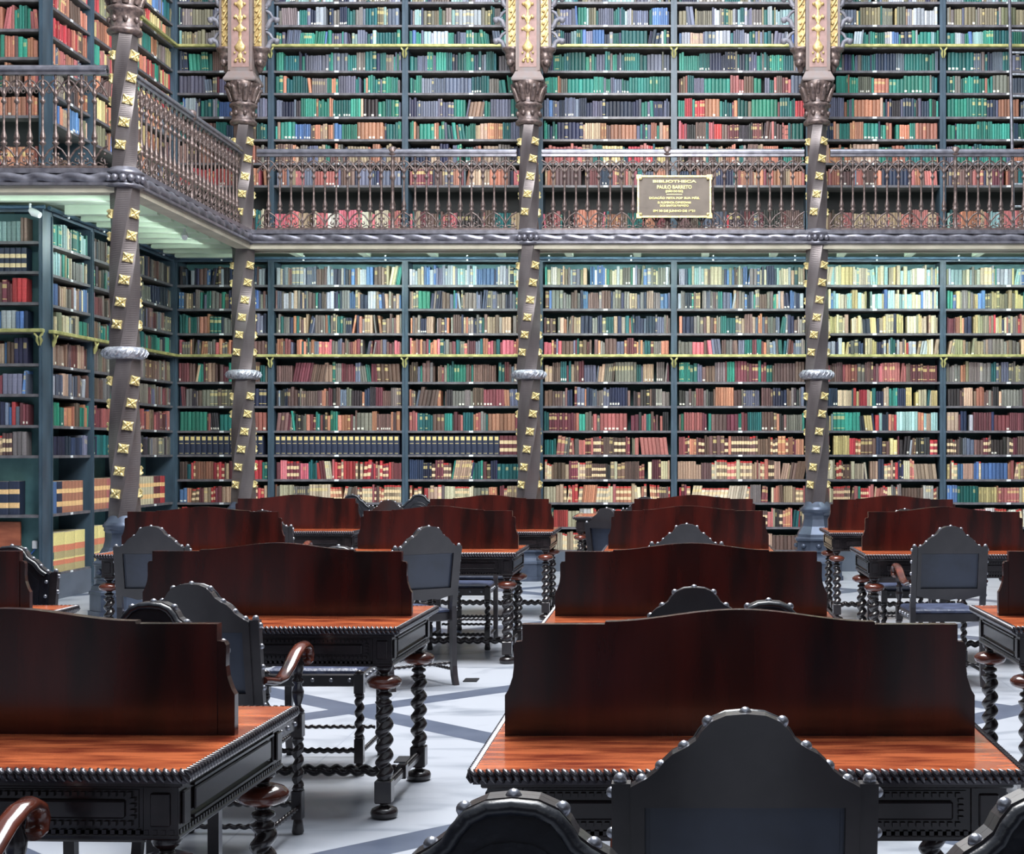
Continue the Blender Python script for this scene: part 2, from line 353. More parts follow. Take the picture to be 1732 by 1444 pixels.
    # one rosette mesh, many rosettes
    r = MB(); r.prism([(-.055, -.047), (.055, -.047), (.05, 0), (.055, .047), (-.055, .047), (-.05, 0)], -.016, .01)
    r.sphere((0, -.022, 0), .017, 8, 5)
    for ax, az in ((-1, -1), (1, -1), (1, 1), (-1, 1)):
        r.tube([(ax*.012, -.02, az*.01), (ax*.032, -.03, az*.026), (ax*.052, -.016, az*.044)], [.008, .016, .008], 6)
    for ax, az in ((-1, 0), (1, 0), (0, 1), (0, -1)): r.sphere((ax*.034, -.018, az*.03), .011, 6, 5)
    rm = r.mesh('rosette', M['gold'])
    for sec, zt, zb, n in (('u', 5.06, 4.244, 5), ('m', 3.628, 2.625, 6), ('l', 2.12, 1.10, 6)):
        for i in range(n):
            z = zt+(zb-zt)*i/(n-1); R = {'u': .103, 'm': .117, 'l': .121}[sec]
            for q in range(3):
                a = phi(z, sec)+q*2*PI/3
                o = obj('rosette', rm, None, t); o.location = (math.sin(a)*R, -math.cos(a)*R, z); o.rotation_euler = (0, .14, a); o.scale = (.84, .84, .84)
    return t
c0 = make_column(COLX[0][3]); c0.location = (COLX[0][0], COLX[0][1], 0)
def rot_col(root, deg):   # turn the twisted parts only, the piers face the hall
    for ch in root.children:
        if ch.name.startswith(('shaft', 'rosette')):
            if ch.name.startswith('rosette'):
                a = math.radians(deg); x, y, z = ch.location; ch.location = (x*math.cos(a)-y*math.sin(a), x*math.sin(a)+y*math.cos(a), z); ch.rotation_euler.z += a
            else: ch.rotation_euler.z = math.radians(deg)
cols = [c0]+[dup(c0, (x, y, 0), 0, lb) for x, y, r_, lb in COLX[1:]]
for cc, spec in zip(cols, COLX): rot_col(cc, spec[2])

# ------------------------------------------------------------------ balustrades
def baluster_mesh():
    b = MB(); b.lathe([(.012, 0), (.026, .01), (.026, .025), (.012, .035), (.011, .08), (.02, .09), (.011, .10), (.011, .19), (.03, .205), (.032, .22), (.016, .235), (.028, .255), (.028, .27), (.016, .32), (.012, .35), (.0125, .56), (.014, .575), (.025, .585), (.025, .60), (.012, .615), (.012, .64), (.022, .65), (.022, .67), (.011, .69), (.011, .725), (.02, .735), (.02, .75), (.011, .765), (.010, .80), (.016, .81), (.008, .84)], seg=8)
    return b.mesh('baluster', M['iron'])
BAL = baluster_mesh()
def balustrade(p0, ang, Ln, n, label, posts):
    t = thing('balustrade', label, 'railing', (p0[0], p0[1], 4.06), ang, 'cast iron balustrades of the gallery')
    r = MB(); r.box(0, Ln, -.045, .045, .862, .885, .006); r.box(0, Ln, -.03, .03, .83, .862); r.tube([(0, 0, .885), (Ln, 0, .885)], .036, 10)
    obj('handrail', r, M['roll'], t)
    r = MB(); r.box(0, Ln, -.035, .035, -.03, .005, .006); obj('bottom_rail', r, M['iron'], t)
    p = Ln/n; tr = MB(); sc = MB()
    for i in range(n+1):
        x = i*p
        if 0 < i < n:
            if i in posts:
                q = MB(); q.lathe([(.03, 0), (.03, .03), (.022, .04), (.022, .20), (.034, .21), (.034, .24), (.024, .25), (.036, .27), (.02, .32), (.02, .56), (.034, .58), (.034, .60), (.022, .62), (.022, .72), (.032, .74), (.022, .76), (.022, .83), (.05, .85), (.05, .93), (.03, .945)], seg=12)
                obj('newel_post', q, M['iron'], t, (x, 0, 0))
            else: obj('baluster', BAL, None, t, (x, 0, 0))
        if i < n:
            for a, b in ((x, x+p), (x+p, x)):
                d = b-a
                tr.tube([(a, 0, .79), (a+d*.35, 0, .765), (a+d*.7, 0, .705), (b, 0, .64)], .0095, 5, up=(0, 1, 0))
                tr.tube([(a, 0, .66), (a+d*.22, 0, .71), (a+d*.5, 0, .735)], .0065, 5, up=(0, 1, 0))
            tr.tube([(x+p*.5+.018*math.cos(v), 0, .685+.018*math.sin(v)) for v in [2*PI*k/8 for k in range(9)]], .005, 4, up=(0, 1, 0))
        if i % 2 == 1 or n-i < 1:
            for d in (-1, 1):
                if not (0 <= x+d*p <= Ln+.01): continue
                sc.tube([(x, 0, .19), (x+d*p*.5, 0, .15), (x+d*p*.85, 0, .09), (x+d*p*1.0, 0, .05)], .0095, 5, up=(0, 1, 0))
                sc.tube([(x+d*p*.15, 0, .02)]+[(x+d*p*(.42+.26*math.cos(v)*(1-v/9)), 0, .07+.05*math.sin(v)*(1-v/9)) for v in [PI+k*.75 for k in range(8)]], .0075, 5, up=(0, 1, 0))
                sc.tube([(x, 0, .03), (x+d*p*.3, 0, .015), (x+d*p*.7, 0, .04), (x+d*p, 0, .012)], .007, 5, up=(0, 1, 0))
                sc.sphere((x+d*p*.2, 0, .115), .014, 6, 4)
    obj('arched_tracery', tr, M['iron'], t); obj('scroll_ornament', sc, M['iron'], t)
    return t
balustrade((XC+.16, Y2-.02), 0, 3.30-.30, 23, 'cast iron balustrade on back gallery between the corner and middle columns', (12,))
balustrade((-1.70+.15, Y2-.02), 0, 3.335-.30, 23, 'cast iron balustrade carrying the bronze plaque, between middle and right columns', (11,))
balustrade((1.635+.15, Y2-.02), 0, 3.33-.30, 23, 'cast iron balustrade right of the rightmost column, beside the ladder', (11,))
balustrade((XC, Y1+.16), PI/2, Y2-Y1-.32, 26, 'cast iron side balustrade running away between the near and inner corner columns', (13,))
balustrade((XC-.15-2.7, Y1-.02), 0, 2.70, 23, 'cast iron balustrade left of the nearest column, facing the hall', ())

# bronze plaque
pq = thing('plaque', 'bronze memorial plaque with gold lettering hung on the balustrade', 'plaque', (-.017, Y2-.10, 4.414))
obj('plate', MB().box(-.41, .41, -.012, .012, -.225, .225), M['plaque'], pq)
fr = MB()
for a in ((-.425, .425, .222, .242), (-.425, .425, -.242, -.222)): fr.box(a[0], a[1], -.026, .014, a[2], a[3])
for a in ((-.425, -.405), (.405, .425)): fr.box(a[0], a[1], -.026, .014, -.23, .23)
for sx in (-1, 1):
    for sz in (-1, 1):
        cx, cz = sx*.405, sz*.222
        fr.box(cx-.032, cx+.032, -.03, .014, cz-.03, cz+.03, .004); fr.lathe([(.019, 0), (.019, .01), (.008, .018)], (0, 0, 0), 10) if 0 else None
        fr.sphere((sx*.385, -.034, sz*.205), .018, 8, 5)
obj('frame', fr, M['gold'], pq, label='gold frame with corner bosses')
def text(body, z, size, width, parent):
    c = bpy.data.curves.new('lettering', 'FONT'); c.body = body; c.size = size; c.align_x = 'CENTER'; c.align_y = 'CENTER'; c.extrude = .003; c.offset = .0012
    o = bpy.data.objects.new('lettering', c); COL.objects.link(o); c.materials.append(M['letters'])
    bpy.context.view_layer.update(); wd = max(o.dimensions.x, .001)
    me = bpy.data.meshes.new_from_object(o); bpy.data.objects.remove(o); o = bpy.data.objects.new('lettering', me); COL.objects.link(o)
    o.parent = parent; o.location = (0, -.0155, z); o.rotation_euler = (PI/2, 0, 0); o.scale = (width/wd, 1, 1)
for body, z, sz, wd in (('BIBLIOTHECA', .174, .040, .50), ('PAULO BARRETO', .108, .056, .40), ('(JOÃO DO RIO)', .060, .034, .20), ('DOAÇÃO FEITA POR SUA MÃE,', -.018, .032, .58), ('D. FLORENCIA CHRISTOVAM', -.070, .032, .38), ('DOS SANTOS BARRETO', -.106, .032, .33), ('EM 30 DE JUNHO DE 1921', -.166, .034, .48)):
    text(body, z, sz, wd, pq)
obj('rule', MB().box(-.09, .09, -.0155, -.0125, .022, .030), M['letters'], pq)

# ------------------------------------------------------------------ bookcases
LOW = [3.542, 3.248, 2.945, 2.665, 2.344, 2.046, 1.741, 1.444, 1.140, .853, .550, .265]
UPP = [7.36, 7.041, 6.755, 6.486, 6.191, 5.915, 5.621, 5.344, 5.051, 4.774, 4.218]
LOWL = [3.542, 3.248, 2.945, 2.665, 2.344, 2.046, 1.741, 1.444, .86, .265]
BACKX = [-6.2, -5.006, -3.347, -1.680, -.022, 1.648, 3.303, 4.96]
cases = []      # (x, y, rz, width, depth, shelves, ztop, z0, key)
for i in range(7):
    cases.append((BACKX[i], YB, 0, BACKX[i+1]-BACKX[i], .38, LOW, 3.86, 0, ('low', i)))
    cases.append((BACKX[i], YB, 0, BACKX[i+1]-BACKX[i], .38, UPP, 7.7, 4.02, ('up', i)))
SY = [15.25, 16.33, 17.66, 19.0]
for i in range(3):
    cases.append((XL, SY[i], PI/2, SY[i+1]-SY[i], .36, LOWL, 3.86, 0, ('slow', i)))
    cases.append((XL, SY[i], PI/2, SY[i+1]-SY[i], .36, UPP, 7.7, 4.02, ('sup', i)))
cases.append((-7.40, YN, 0, 1.20, .20, LOWL, 3.86, 0, ('flow', 0)))
cases.append((-7.40, YN, 0, 1.20, .20, UPP, 7.7, 4.02, ('fup', 0)))
BN = {0: 'in the inner corner', 1: 'right of the corner column', 2: 'left of the middle column', 3: 'right of the middle column', 4: 'left of the right column', 5: 'right of the right column', 6: 'at the far right edge'}
SN = {0: 'nearest the camera', 1: 'behind the nearest column', 2: 'next to the inner corner'}
def case_name(key):
    k, i = key
    if k == 'low': return 'lower case '+BN[i].replace('in the inner', 'in inner').replace('right of the', 'right of').replace('left of the', 'left of').replace('at the far', 'at far')
    if k == 'up': return 'gallery case '+BN[i].replace('in the inner', 'in inner').replace('right of the', 'right of').replace('left of the', 'left of').replace('at the far', 'at far')
    if k == 'slow': return 'lower side case '+['nearest', 'behind near column', 'by inner corner'][i]
    if k == 'sup': return 'gallery side case '+['nearest', 'behind near column', 'by inner corner'][i]
    return {'flow': 'lower end case at left edge', 'fup': 'gallery end case at left edge'}[k]
def case_label(key):
    k, i = key
    if k in ('low', 'up'): return 'dark painted %s bookcase %s of the back wall' % ('floor level' if k == 'low' else 'gallery level', BN[i])
    if k in ('slow', 'sup'): return 'dark painted %s bookcase of the left side run, %s' % ('floor level' if k == 'slow' else 'gallery level', SN[i])
    return 'dark painted %s end bookcase facing the camera at left edge' % ('floor level' if k == 'flow' else 'gallery level')
for (x, y, rz, wd, dp, sh, zt, z0, key) in cases:
    t = thing('bookcase', case_label(key), 'bookcase', (x, y, z0), rz, 'dark bookcases of the %s' % ('reading room floor' if z0 == 0 else 'gallery'))
    th = .038; dz = -z0
    for s, xa in ((0, 0), (1, wd-th)):
        m_ = MB(); m_.box(xa, xa+th, 0, dp, 0, zt-z0); m_.box(xa+.010, xa+th-.010, -.012, 0, .1, zt-z0-.05)
        obj('side_panel', m_, M['case'], t)
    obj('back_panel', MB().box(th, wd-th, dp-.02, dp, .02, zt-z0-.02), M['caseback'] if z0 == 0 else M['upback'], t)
    obj('cornice', MB().box(0, wd, -.014, dp, zt-z0, zt-z0+.025).box(th, wd-th, -.006, .02, zt-z0-.035, zt-z0), M['case'], t)
    pl = sh[-1]-z0-.02
    obj('plinth', MB().box(th, wd-th, -.006, .02, 0, pl), M['casegrey'] if z0 == 0 else M['case'], t)
    sm = MB().box(th, wd-th, .004, dp-.02, -.028, 0).mesh('shelf', M['shelf']); lm = MB().box(-.026, .026, -.008, 0, -.018, .006).mesh('shelf_label', M['label'])
    for z in sh:
        obj('shelf', sm, None, t, (0, 0, z-z0))
        obj('shelf_label', lm, None, t, (wd*.49, .004, z-z0-.008))
def bracket(mb, x, y, z, rz=0):
    for d in (-1, 1):
        pts = [(d*.008, -.01, -.13), (d*.022, -.02, -.08), (d*.014, -.03, -.045), (d*.035, -.035, -.02), (d*.045, -.03, 0)]
        q = Matrix.Rotation(rz, 3, 'Z'); mb.tube([Vector((x, y, z))+q @ Vector(p) for p in pts], [.006, .016, .012, .014, .008], 6)
def ledge(label, z, runs, rz_b):
    t = thing('ledge_rail', label, 'rail', (0, 0, 0), 0, 'brass ledge rails on the bookcases')
    m_ = MB()
    for (xa, xb, ya, yb) in runs: m_.box(xa, xb, ya, yb, z-.022, z+.012, .004)
    obj('rail', m_, M['ledge'], t)
    for x, y, r in rz_b:
        b = MB(); bracket(b, x, y, z-.02, r); obj('bracket', b, M['ledge'], t)
for z, nm in ((2.668, 'lower'), (6.49, 'gallery')):
    ledge('long pale brass ledge rail across the %s back bookcases' % nm, z, [(XL+.07, 5.0, YB-.07, YB-.016)], [(x, YB-.014, 0) for x in BACKX[1:-1]])
    ledge('pale brass ledge rail along the %s left side bookcases' % nm, z, [(XL+.016, XL+.07, SY[0]-.1, YB-.016)], [(XL+.014, y, PI/2) for y in SY[:3]])
    ledge('short pale brass ledge rail on the %s end bookcase at left edge' % nm, z, [(-7.4, XL+.03, YN-.07, YN-.016)], [(XL-.02, YN-.014, 0)])
def pipe(label, p0, p1, nrm):
    t = thing('pipe_rail', label, 'rail', (0, 0, 0), 0, 'steel pipe rails above the lower bookcases')
    obj('pipe', MB().tube([p0, p1], .02, 10), M['pipe'], t)
    d = Vector(p1)-Vector(p0); n = int(d.length/.95)
    for i in range(n):
        p = Vector(p0)+d*((i+.5)/n); b = MB(); b.tube([p-Vector((0, 0, .035)), p+Vector((0, 0, .035))], .013, 8); b.tube([p, p-Vector(nrm)*.052], .010, 6)
        obj('clamp', b, M['white'], t)
pipe('blue grey steel pipe rail along the top of the back lower bookcases', (XL+.1, YB-.065, 3.865), (5.0, YB-.065, 3.865), (0, -1, 0))
pipe('blue grey steel pipe rail along the top of the left side bookcases', (XL+.065, YN, 3.865), (XL+.065, YB-.1, 3.865), (1, 0, 0))
pipe('blue grey steel pipe rail on top of the lower end bookcase', (-7.4, YN-.065, 3.865), (XL+.05, YN-.065, 3.865), (0, -1, 0))
# ladder on the gallery at the right edge
ld = thing('ladder', 'grey library ladder leaning against gallery bookcases at the right edge', 'ladder', (4.09, 18.6, 4.02))
for x in (0, .42): obj('side_rail', MB().tube([(x, 0, 0), (x, .24, 3.0)], .021, 8), M['roll'], ld)
rgm = MB().tube([(0, 0, 0), (.42, 0, 0)], .014, 8).mesh('rung', M['silver'])
for k in range(10): obj('rung', rgm, None, ld, (0, (.16+k*.272)/3*.24, .16+k*.272))

# small lamps
def spot(label, loc, d):
    t = thing('spotlight', label, 'lamp', loc)
    obj('bracket', MB().tube([(0, 0, .09), (0, 0, .03)], .012, 8), M['white'], t)
    obj('lamp_head', MB().tube([(0, 0, .03), (d[0]*.04, d[1]*.04, 0), (d[0]*.11, d[1]*.11, -.03)], [.025, .04, .03], 10), M['white'], t)
spot('small white spotlight under the side gallery, right of the nearest column', (-5.24, 16.4, 3.78), (.3, -.9))
spot('small white spotlight at the top corner of the lower end bookcase', (-6.27, 14.93, 3.80), (.95, -.2))
# fluorescent tubes
for x in (-3.35, 0, 3.3):
    t = tag(obj('tube_lamp', MB().tube([(x-1.5, 17.99, 3.90), (x+1.5, 17.99, 3.90)], .02, 8), M['white']), 'white tube lamp fixed under the back gallery %s' % {-3.35: 'left of the middle column', 0: 'between middle and right columns', 3.3: 'right of the right column'}[x], 'lamp', 'tube lamps')
# sockets in the end case
tag(obj('cable_box', MB().box(-6.36, -6.31, 15.18, 15.22, .52, .60, .006), M['white']), 'small white cable box on the wall of lower left end bookcase', 'socket')
tag(obj('cable', MB().tube([(-6.335, 15.2, .515), (-6.38, 15.17, .45), (-6.44, 15.15, .36), (-6.46, 15.15, .275)], .008, 6), M['blue']), 'blue cable hanging from the small white cable box', 'cable')
tag(obj('wall_socket', MB().box(-6.29, -6.255, 15.11, 15.18, .30, .42, .006).box(-6.283, -6.262, 15.105, 15.11, .33, .39), M['white']), 'white wall socket beside the small cable box', 'socket')
tag(obj('board', MB().box(-6.95, -6.452, 15.13, 15.16, .266, .79, .004), M['card']), 'brown wooden board standing in the lowest left end compartment', 'board')
for x, y, lb in ((-1.323, 9.94, 'small dark square floor plate, farther of two'), (-1.296, 7.374, 'small dark square floor plate beside a twisted desk leg')):
    tag(obj('floor_plate', MB().box(x-.045, x+.045, y-.07, y+.07, .0005, .006), M['dark']), lb, 'floor plate', 'floor plates')

# ------------------------------------------------------------------ desks
TZ, DW, DD = .778, 1.233, .870
def make_desk(label):
    t = thing('reading_desk', label, 'desk', group='double reading desks with privacy panels')
    hw, hd = DW/2, DD/2
    obj('tabletop', MB().box(-hw+.012, hw-.012, -hd+.012, hd-.012, TZ-.022, TZ, .004), M['top'], t)
    rp = MB()
    for (a, b) in (((-hw+.006, -hd+.008), (hw-.006, -hd+.008)), ((hw-.008, -hd+.006), (hw-.008, hd-.006)), ((hw-.006, hd-.008), (-hw+.006, hd-.008)), ((-hw+.008, hd-.006), (-hw+.008, -hd+.006))):
        Ln = math.hypot(b[0]-a[0], b[1]-a[1]); n = int(Ln/.0185); dx, dy = (b[0]-a[0])/Ln, (b[1]-a[1])/Ln; nx, ny = dy, -dx
        for i in range(n):                                                    # slanting beads of the carved edge
            u = (i+.5)*Ln/n; x, y = a[0]+dx*u, a[1]+dy*u
            rp.tube([(x-dx*.010-nx*.008, y-dy*.010-ny*.008, TZ+.000), (x-dx*.004+nx*.002, y-dy*.004+ny*.002, TZ-.005), (x+dx*.004+nx*.003, y+dy*.004+ny*.003, TZ-.016), (x+dx*.009-nx*.002, y+dy*.009-ny*.002, TZ-.027)], [.003, .0085, .0085, .004], 7)
    rp.box(-hw+.012, hw-.012, -hd+.012, hd-.012, TZ-.032, TZ-.0225)
    obj('rope_moulding', rp, M['rope'], t)
    ap = MB(); ax, ay = hw-.045, hd-.045
    ap.box(-ax-.018, ax+.018, -ay-.018, ay+.018, TZ-.044, TZ-.032, .003)
    z0, z1 = .615, TZ-.044
    ap.box(-ax, ax, -ay, -ay+.02, z0+.02, z1); ap.box(-ax, ax, ay-.02, ay, z0+.02, z1); ap.box(-ax, -ax+.02, -ay+.02, ay-.02, z0+.02, z1); ap.box(ax-.02, ax, -ay+.02, ay-.02, z0+.02, z1)
    ap.box(-ax-.008, ax+.008, -ay-.008, ay+.008, z0, z0+.012, .003)
    for sy in (-1, 1):
        n = 60
        for i in range(n): 
            x = -ax+(i+.5)*2*ax/n; ap.box(x-.005, x+.005, min(sy*ay, sy*(ay+.007)), max(sy*ay, sy*(ay+.007)), z0+.012, z0+.022)
    for sx in (-1, 1):
        n = 42
        for i in range(n):
            y = -ay+(i+.5)*2*ay/n; ap.box(min(sx*ax, sx*(ax+.007)), max(sx*ax, sx*(ax+.007)), y-.005, y+.005, z0+.012, z0+.022)
        for sy in (-1, 1):    # corner blocks
            x0, y0 = sx*(ax-.035), sy*(ay-.035); ap.box(x0-.04, x0+.04, y0-.04, y0+.04, z0+.004, z1, .002)
            ap.box(x0-.022, x0+.022, min(y0+sy*.04, y0+sy*.047), max(y0+sy*.04, y0+sy*.047), z0+.03, z1-.014, .003)
            ap.box(min(x0+sx*.04, x0+sx*.047), max(x0+sx*.04, x0+sx*.047), y0-.022, y0+.022, z0+.03, z1-.014, .003)
        xx = sx*ax           # end panels: raised field between mouldings
        ap.box(min(xx, xx+sx*.008), max(xx, xx+sx*.008), -ay+.10, ay-.10, z0+.045, z1-.024, .003)
        for za, zb in ((z0+.030, z0+.036), (z1-.016, z1-.010)): ap.box(min(xx, xx+sx*.011), max(xx, xx+sx*.011), -ay+.085, ay-.085, za, zb)
    obj('apron', ap, M['ebony'], t)
    for sy in (-1, 1):
        for sx in (-1, 1):
            d = MB(); xa, xb = (.012, ax-.085); yf = sy*ay
            def bx(x0, x1, d0, d1, za, zb, b=0): d.box(min(sx*x0, sx*x1), max(sx*x0, sx*x1), min(yf+sy*d0, yf+sy*d1), max(yf+sy*d0, yf+sy*d1), za, zb, b)
            bx(xa, xb, 0, .004, z0+.026, z1-.008); bx(xa+.03, xb-.03, .004, .014, z0+.048, z1-.03, .004)
            for za in (z0+.032, z1-.022):
                n = 26
                for i in range(n):
                    x = xa+.01+(i+.5)*(xb-xa-.02)/n; bx(x-.0055, x+.0055, .004, .012, za, za+.010)
            for x in (xa+.012, xb-.012):
                for k in range(4): z = z0+.047+k*.013; bx(x-.006, x+.006, .004, .012, z, z+.008)
            obj('drawer', d, M['ebony'], t)
    lg = MB()
    lg.lathe([(.03, .618), (.034, .605), (.03, .596), (.018, .588), (.016, .578), (.03, .574), (.055, .568), (.068, .555), (.069, .545), (.062, .533), (.04, .524), (.02, .518), (.018, .508), (.03, .502), (.033, .492), (.02, .484), (.022, .476), (.031, .47), (.03, .458)], seg=20)
    lg.twist((0, 0, .468), (0, 0, .172), .0335, .062, .32, 12, 10)
    lg.lathe([(.03, .178), (.033, .17), (.026, .158), (.03, .152)], seg=14)
    lg.box(-.034, .034, -.034, .034, .062, .154, .004)
    lg.lathe([(.03, .066), (.018, .058), (.018, .05), (.03, .046), (.05, .038), (.056, .025), (.053, .008), (.045, 0)], seg=18)
    lm = lg.mesh('leg', M['ebony']); bn = MB(); bn.lathe([(.034, .5765), (.056, .569), (.0695, .556), (.0705, .545), (.0635, .532), (.041, .5235)], seg=24); bm = bn.mesh('bun_turning', M['redwood'])
    for sx in (-1, 1):
        for sy in (-1, 1):
            l = obj('leg', lm, None, t, (sx*.537, sy*(hd-.078), 0), label=None)
            obj('bun_turning', bm, None, l, label='red brown turned disc')
    for sx in (-1, 1):
        s = MB(); s.box(-.012, .012, -hd+.11, hd-.11, .095, .122, .003)
        for k in range(26):
            y = -hd+.14+k*(DD-.28)/25; s.sphere((0, y, .124), .011, 6, 5)
        s.box(-.02, .02, -.026, .026, .085, .145, .003)
        obj('side_stretcher', s, M['ebony'], t, (sx*.537, 0, 0))
    obj('twisted_stretcher', MB().twist((-.52, 0, .116), (.52, 0, .116), .024, .062, .3, 10, 9), M['ebony'], t)
    pn = MB(); ol = [(-.5365, TZ), (.5365, TZ), (.5365, TZ+.275), (.333, TZ+.275), (.332, TZ+.2815)]
    for i in range(1, 24):
        x = .332*(1-2*i/24); ol.append((x, TZ+.2815+.0295*(.5+.5*math.cos(PI*x/.332))))
    ol += [(-.332, TZ+.2815), (-.333, TZ+.275), (-.5365, TZ+.275)]
    pn.prism(ol, -.018, .018); obj('divider_panel', pn, M['mahog'], t)
    for sx in (-1, 1):
        o2 = [(.5365, 0), (.5795, 0), (.5795, .100), (.572, .112), (.567, .125), (.5605, .145), (.5575, .17), (.558, .20), (.558, .222), (.553, .231), (.5365, .233)]
        o2 = [(sx*x, TZ+z) for x, z in o2]
        if sx < 0: o2.reverse()
        obj('side_bracket', MB().prism(o2, -.014, .014), M['mahog'], t)
    return t
DESKS = [(.158, 3.80, 0, 'large reading desk in the right foreground with a dark chair before it'),
 (-1.668, 3.826, -2.0, 'reading desk at the left foreground, cut off by the left edge'),
 (.065, 6.56, 0, 'second reading desk back in the centre right column, directly behind the foreground one'),
 (1.958, 6.58, .5, 'reading desk cut off by the right edge, second row'),
 (-1.705, 6.58, -1.6, 'reading desk in the second row left of centre, twisted legs in full view'),
 (-3.345, 6.60, -1, 'reading desk at the left edge behind the left foreground desk'),
 (.092, 11.1, 0, 'third reading desk back in the centre right column'),
 (1.90, 10.9, 0, 'third-row reading desk at right with a grey-backed chair before it'),
 (-1.716, 11.1, 0, 'third-row reading desk in the centre with an angled chair before it'),
 (-3.36, 10.93, -.5, 'third-row reading desk at left with a grey-backed chair before it'),
 (.16, 13.9, 0, 'farthest reading desk in the centre right column'),
 (1.94, 13.74, 0, 'farthest reading desk at right, brightest red panel'),
 (-1.684, 13.9, 0, 'farthest reading desk in the centre column'),
 (-3.45, 14.0, 0, 'farthest reading desk at left near the inner corner column')]
d0 = make_desk(DESKS[0][3]); d0.location = (DESKS[0][0], DESKS[0][1]+.005, 0)
for x, y, r, lb in DESKS[1:]: dup(d0, (x, y+.005, 0), math.radians(r), lb)
# plain table behind, without a panel
tb = dup(d0, (-.50, 17.05, 0), 0, 'plain reading table without a panel before the back bookcases'); tb.name = 'reading_table'; tb['group'] = 'plain tables'; tb['category'] = 'table'; del tb['group']
for ch in list(tb.children):
    if ch.name.startswith(('divider_panel', 'side_bracket')): bpy.data.objects.remove(ch)

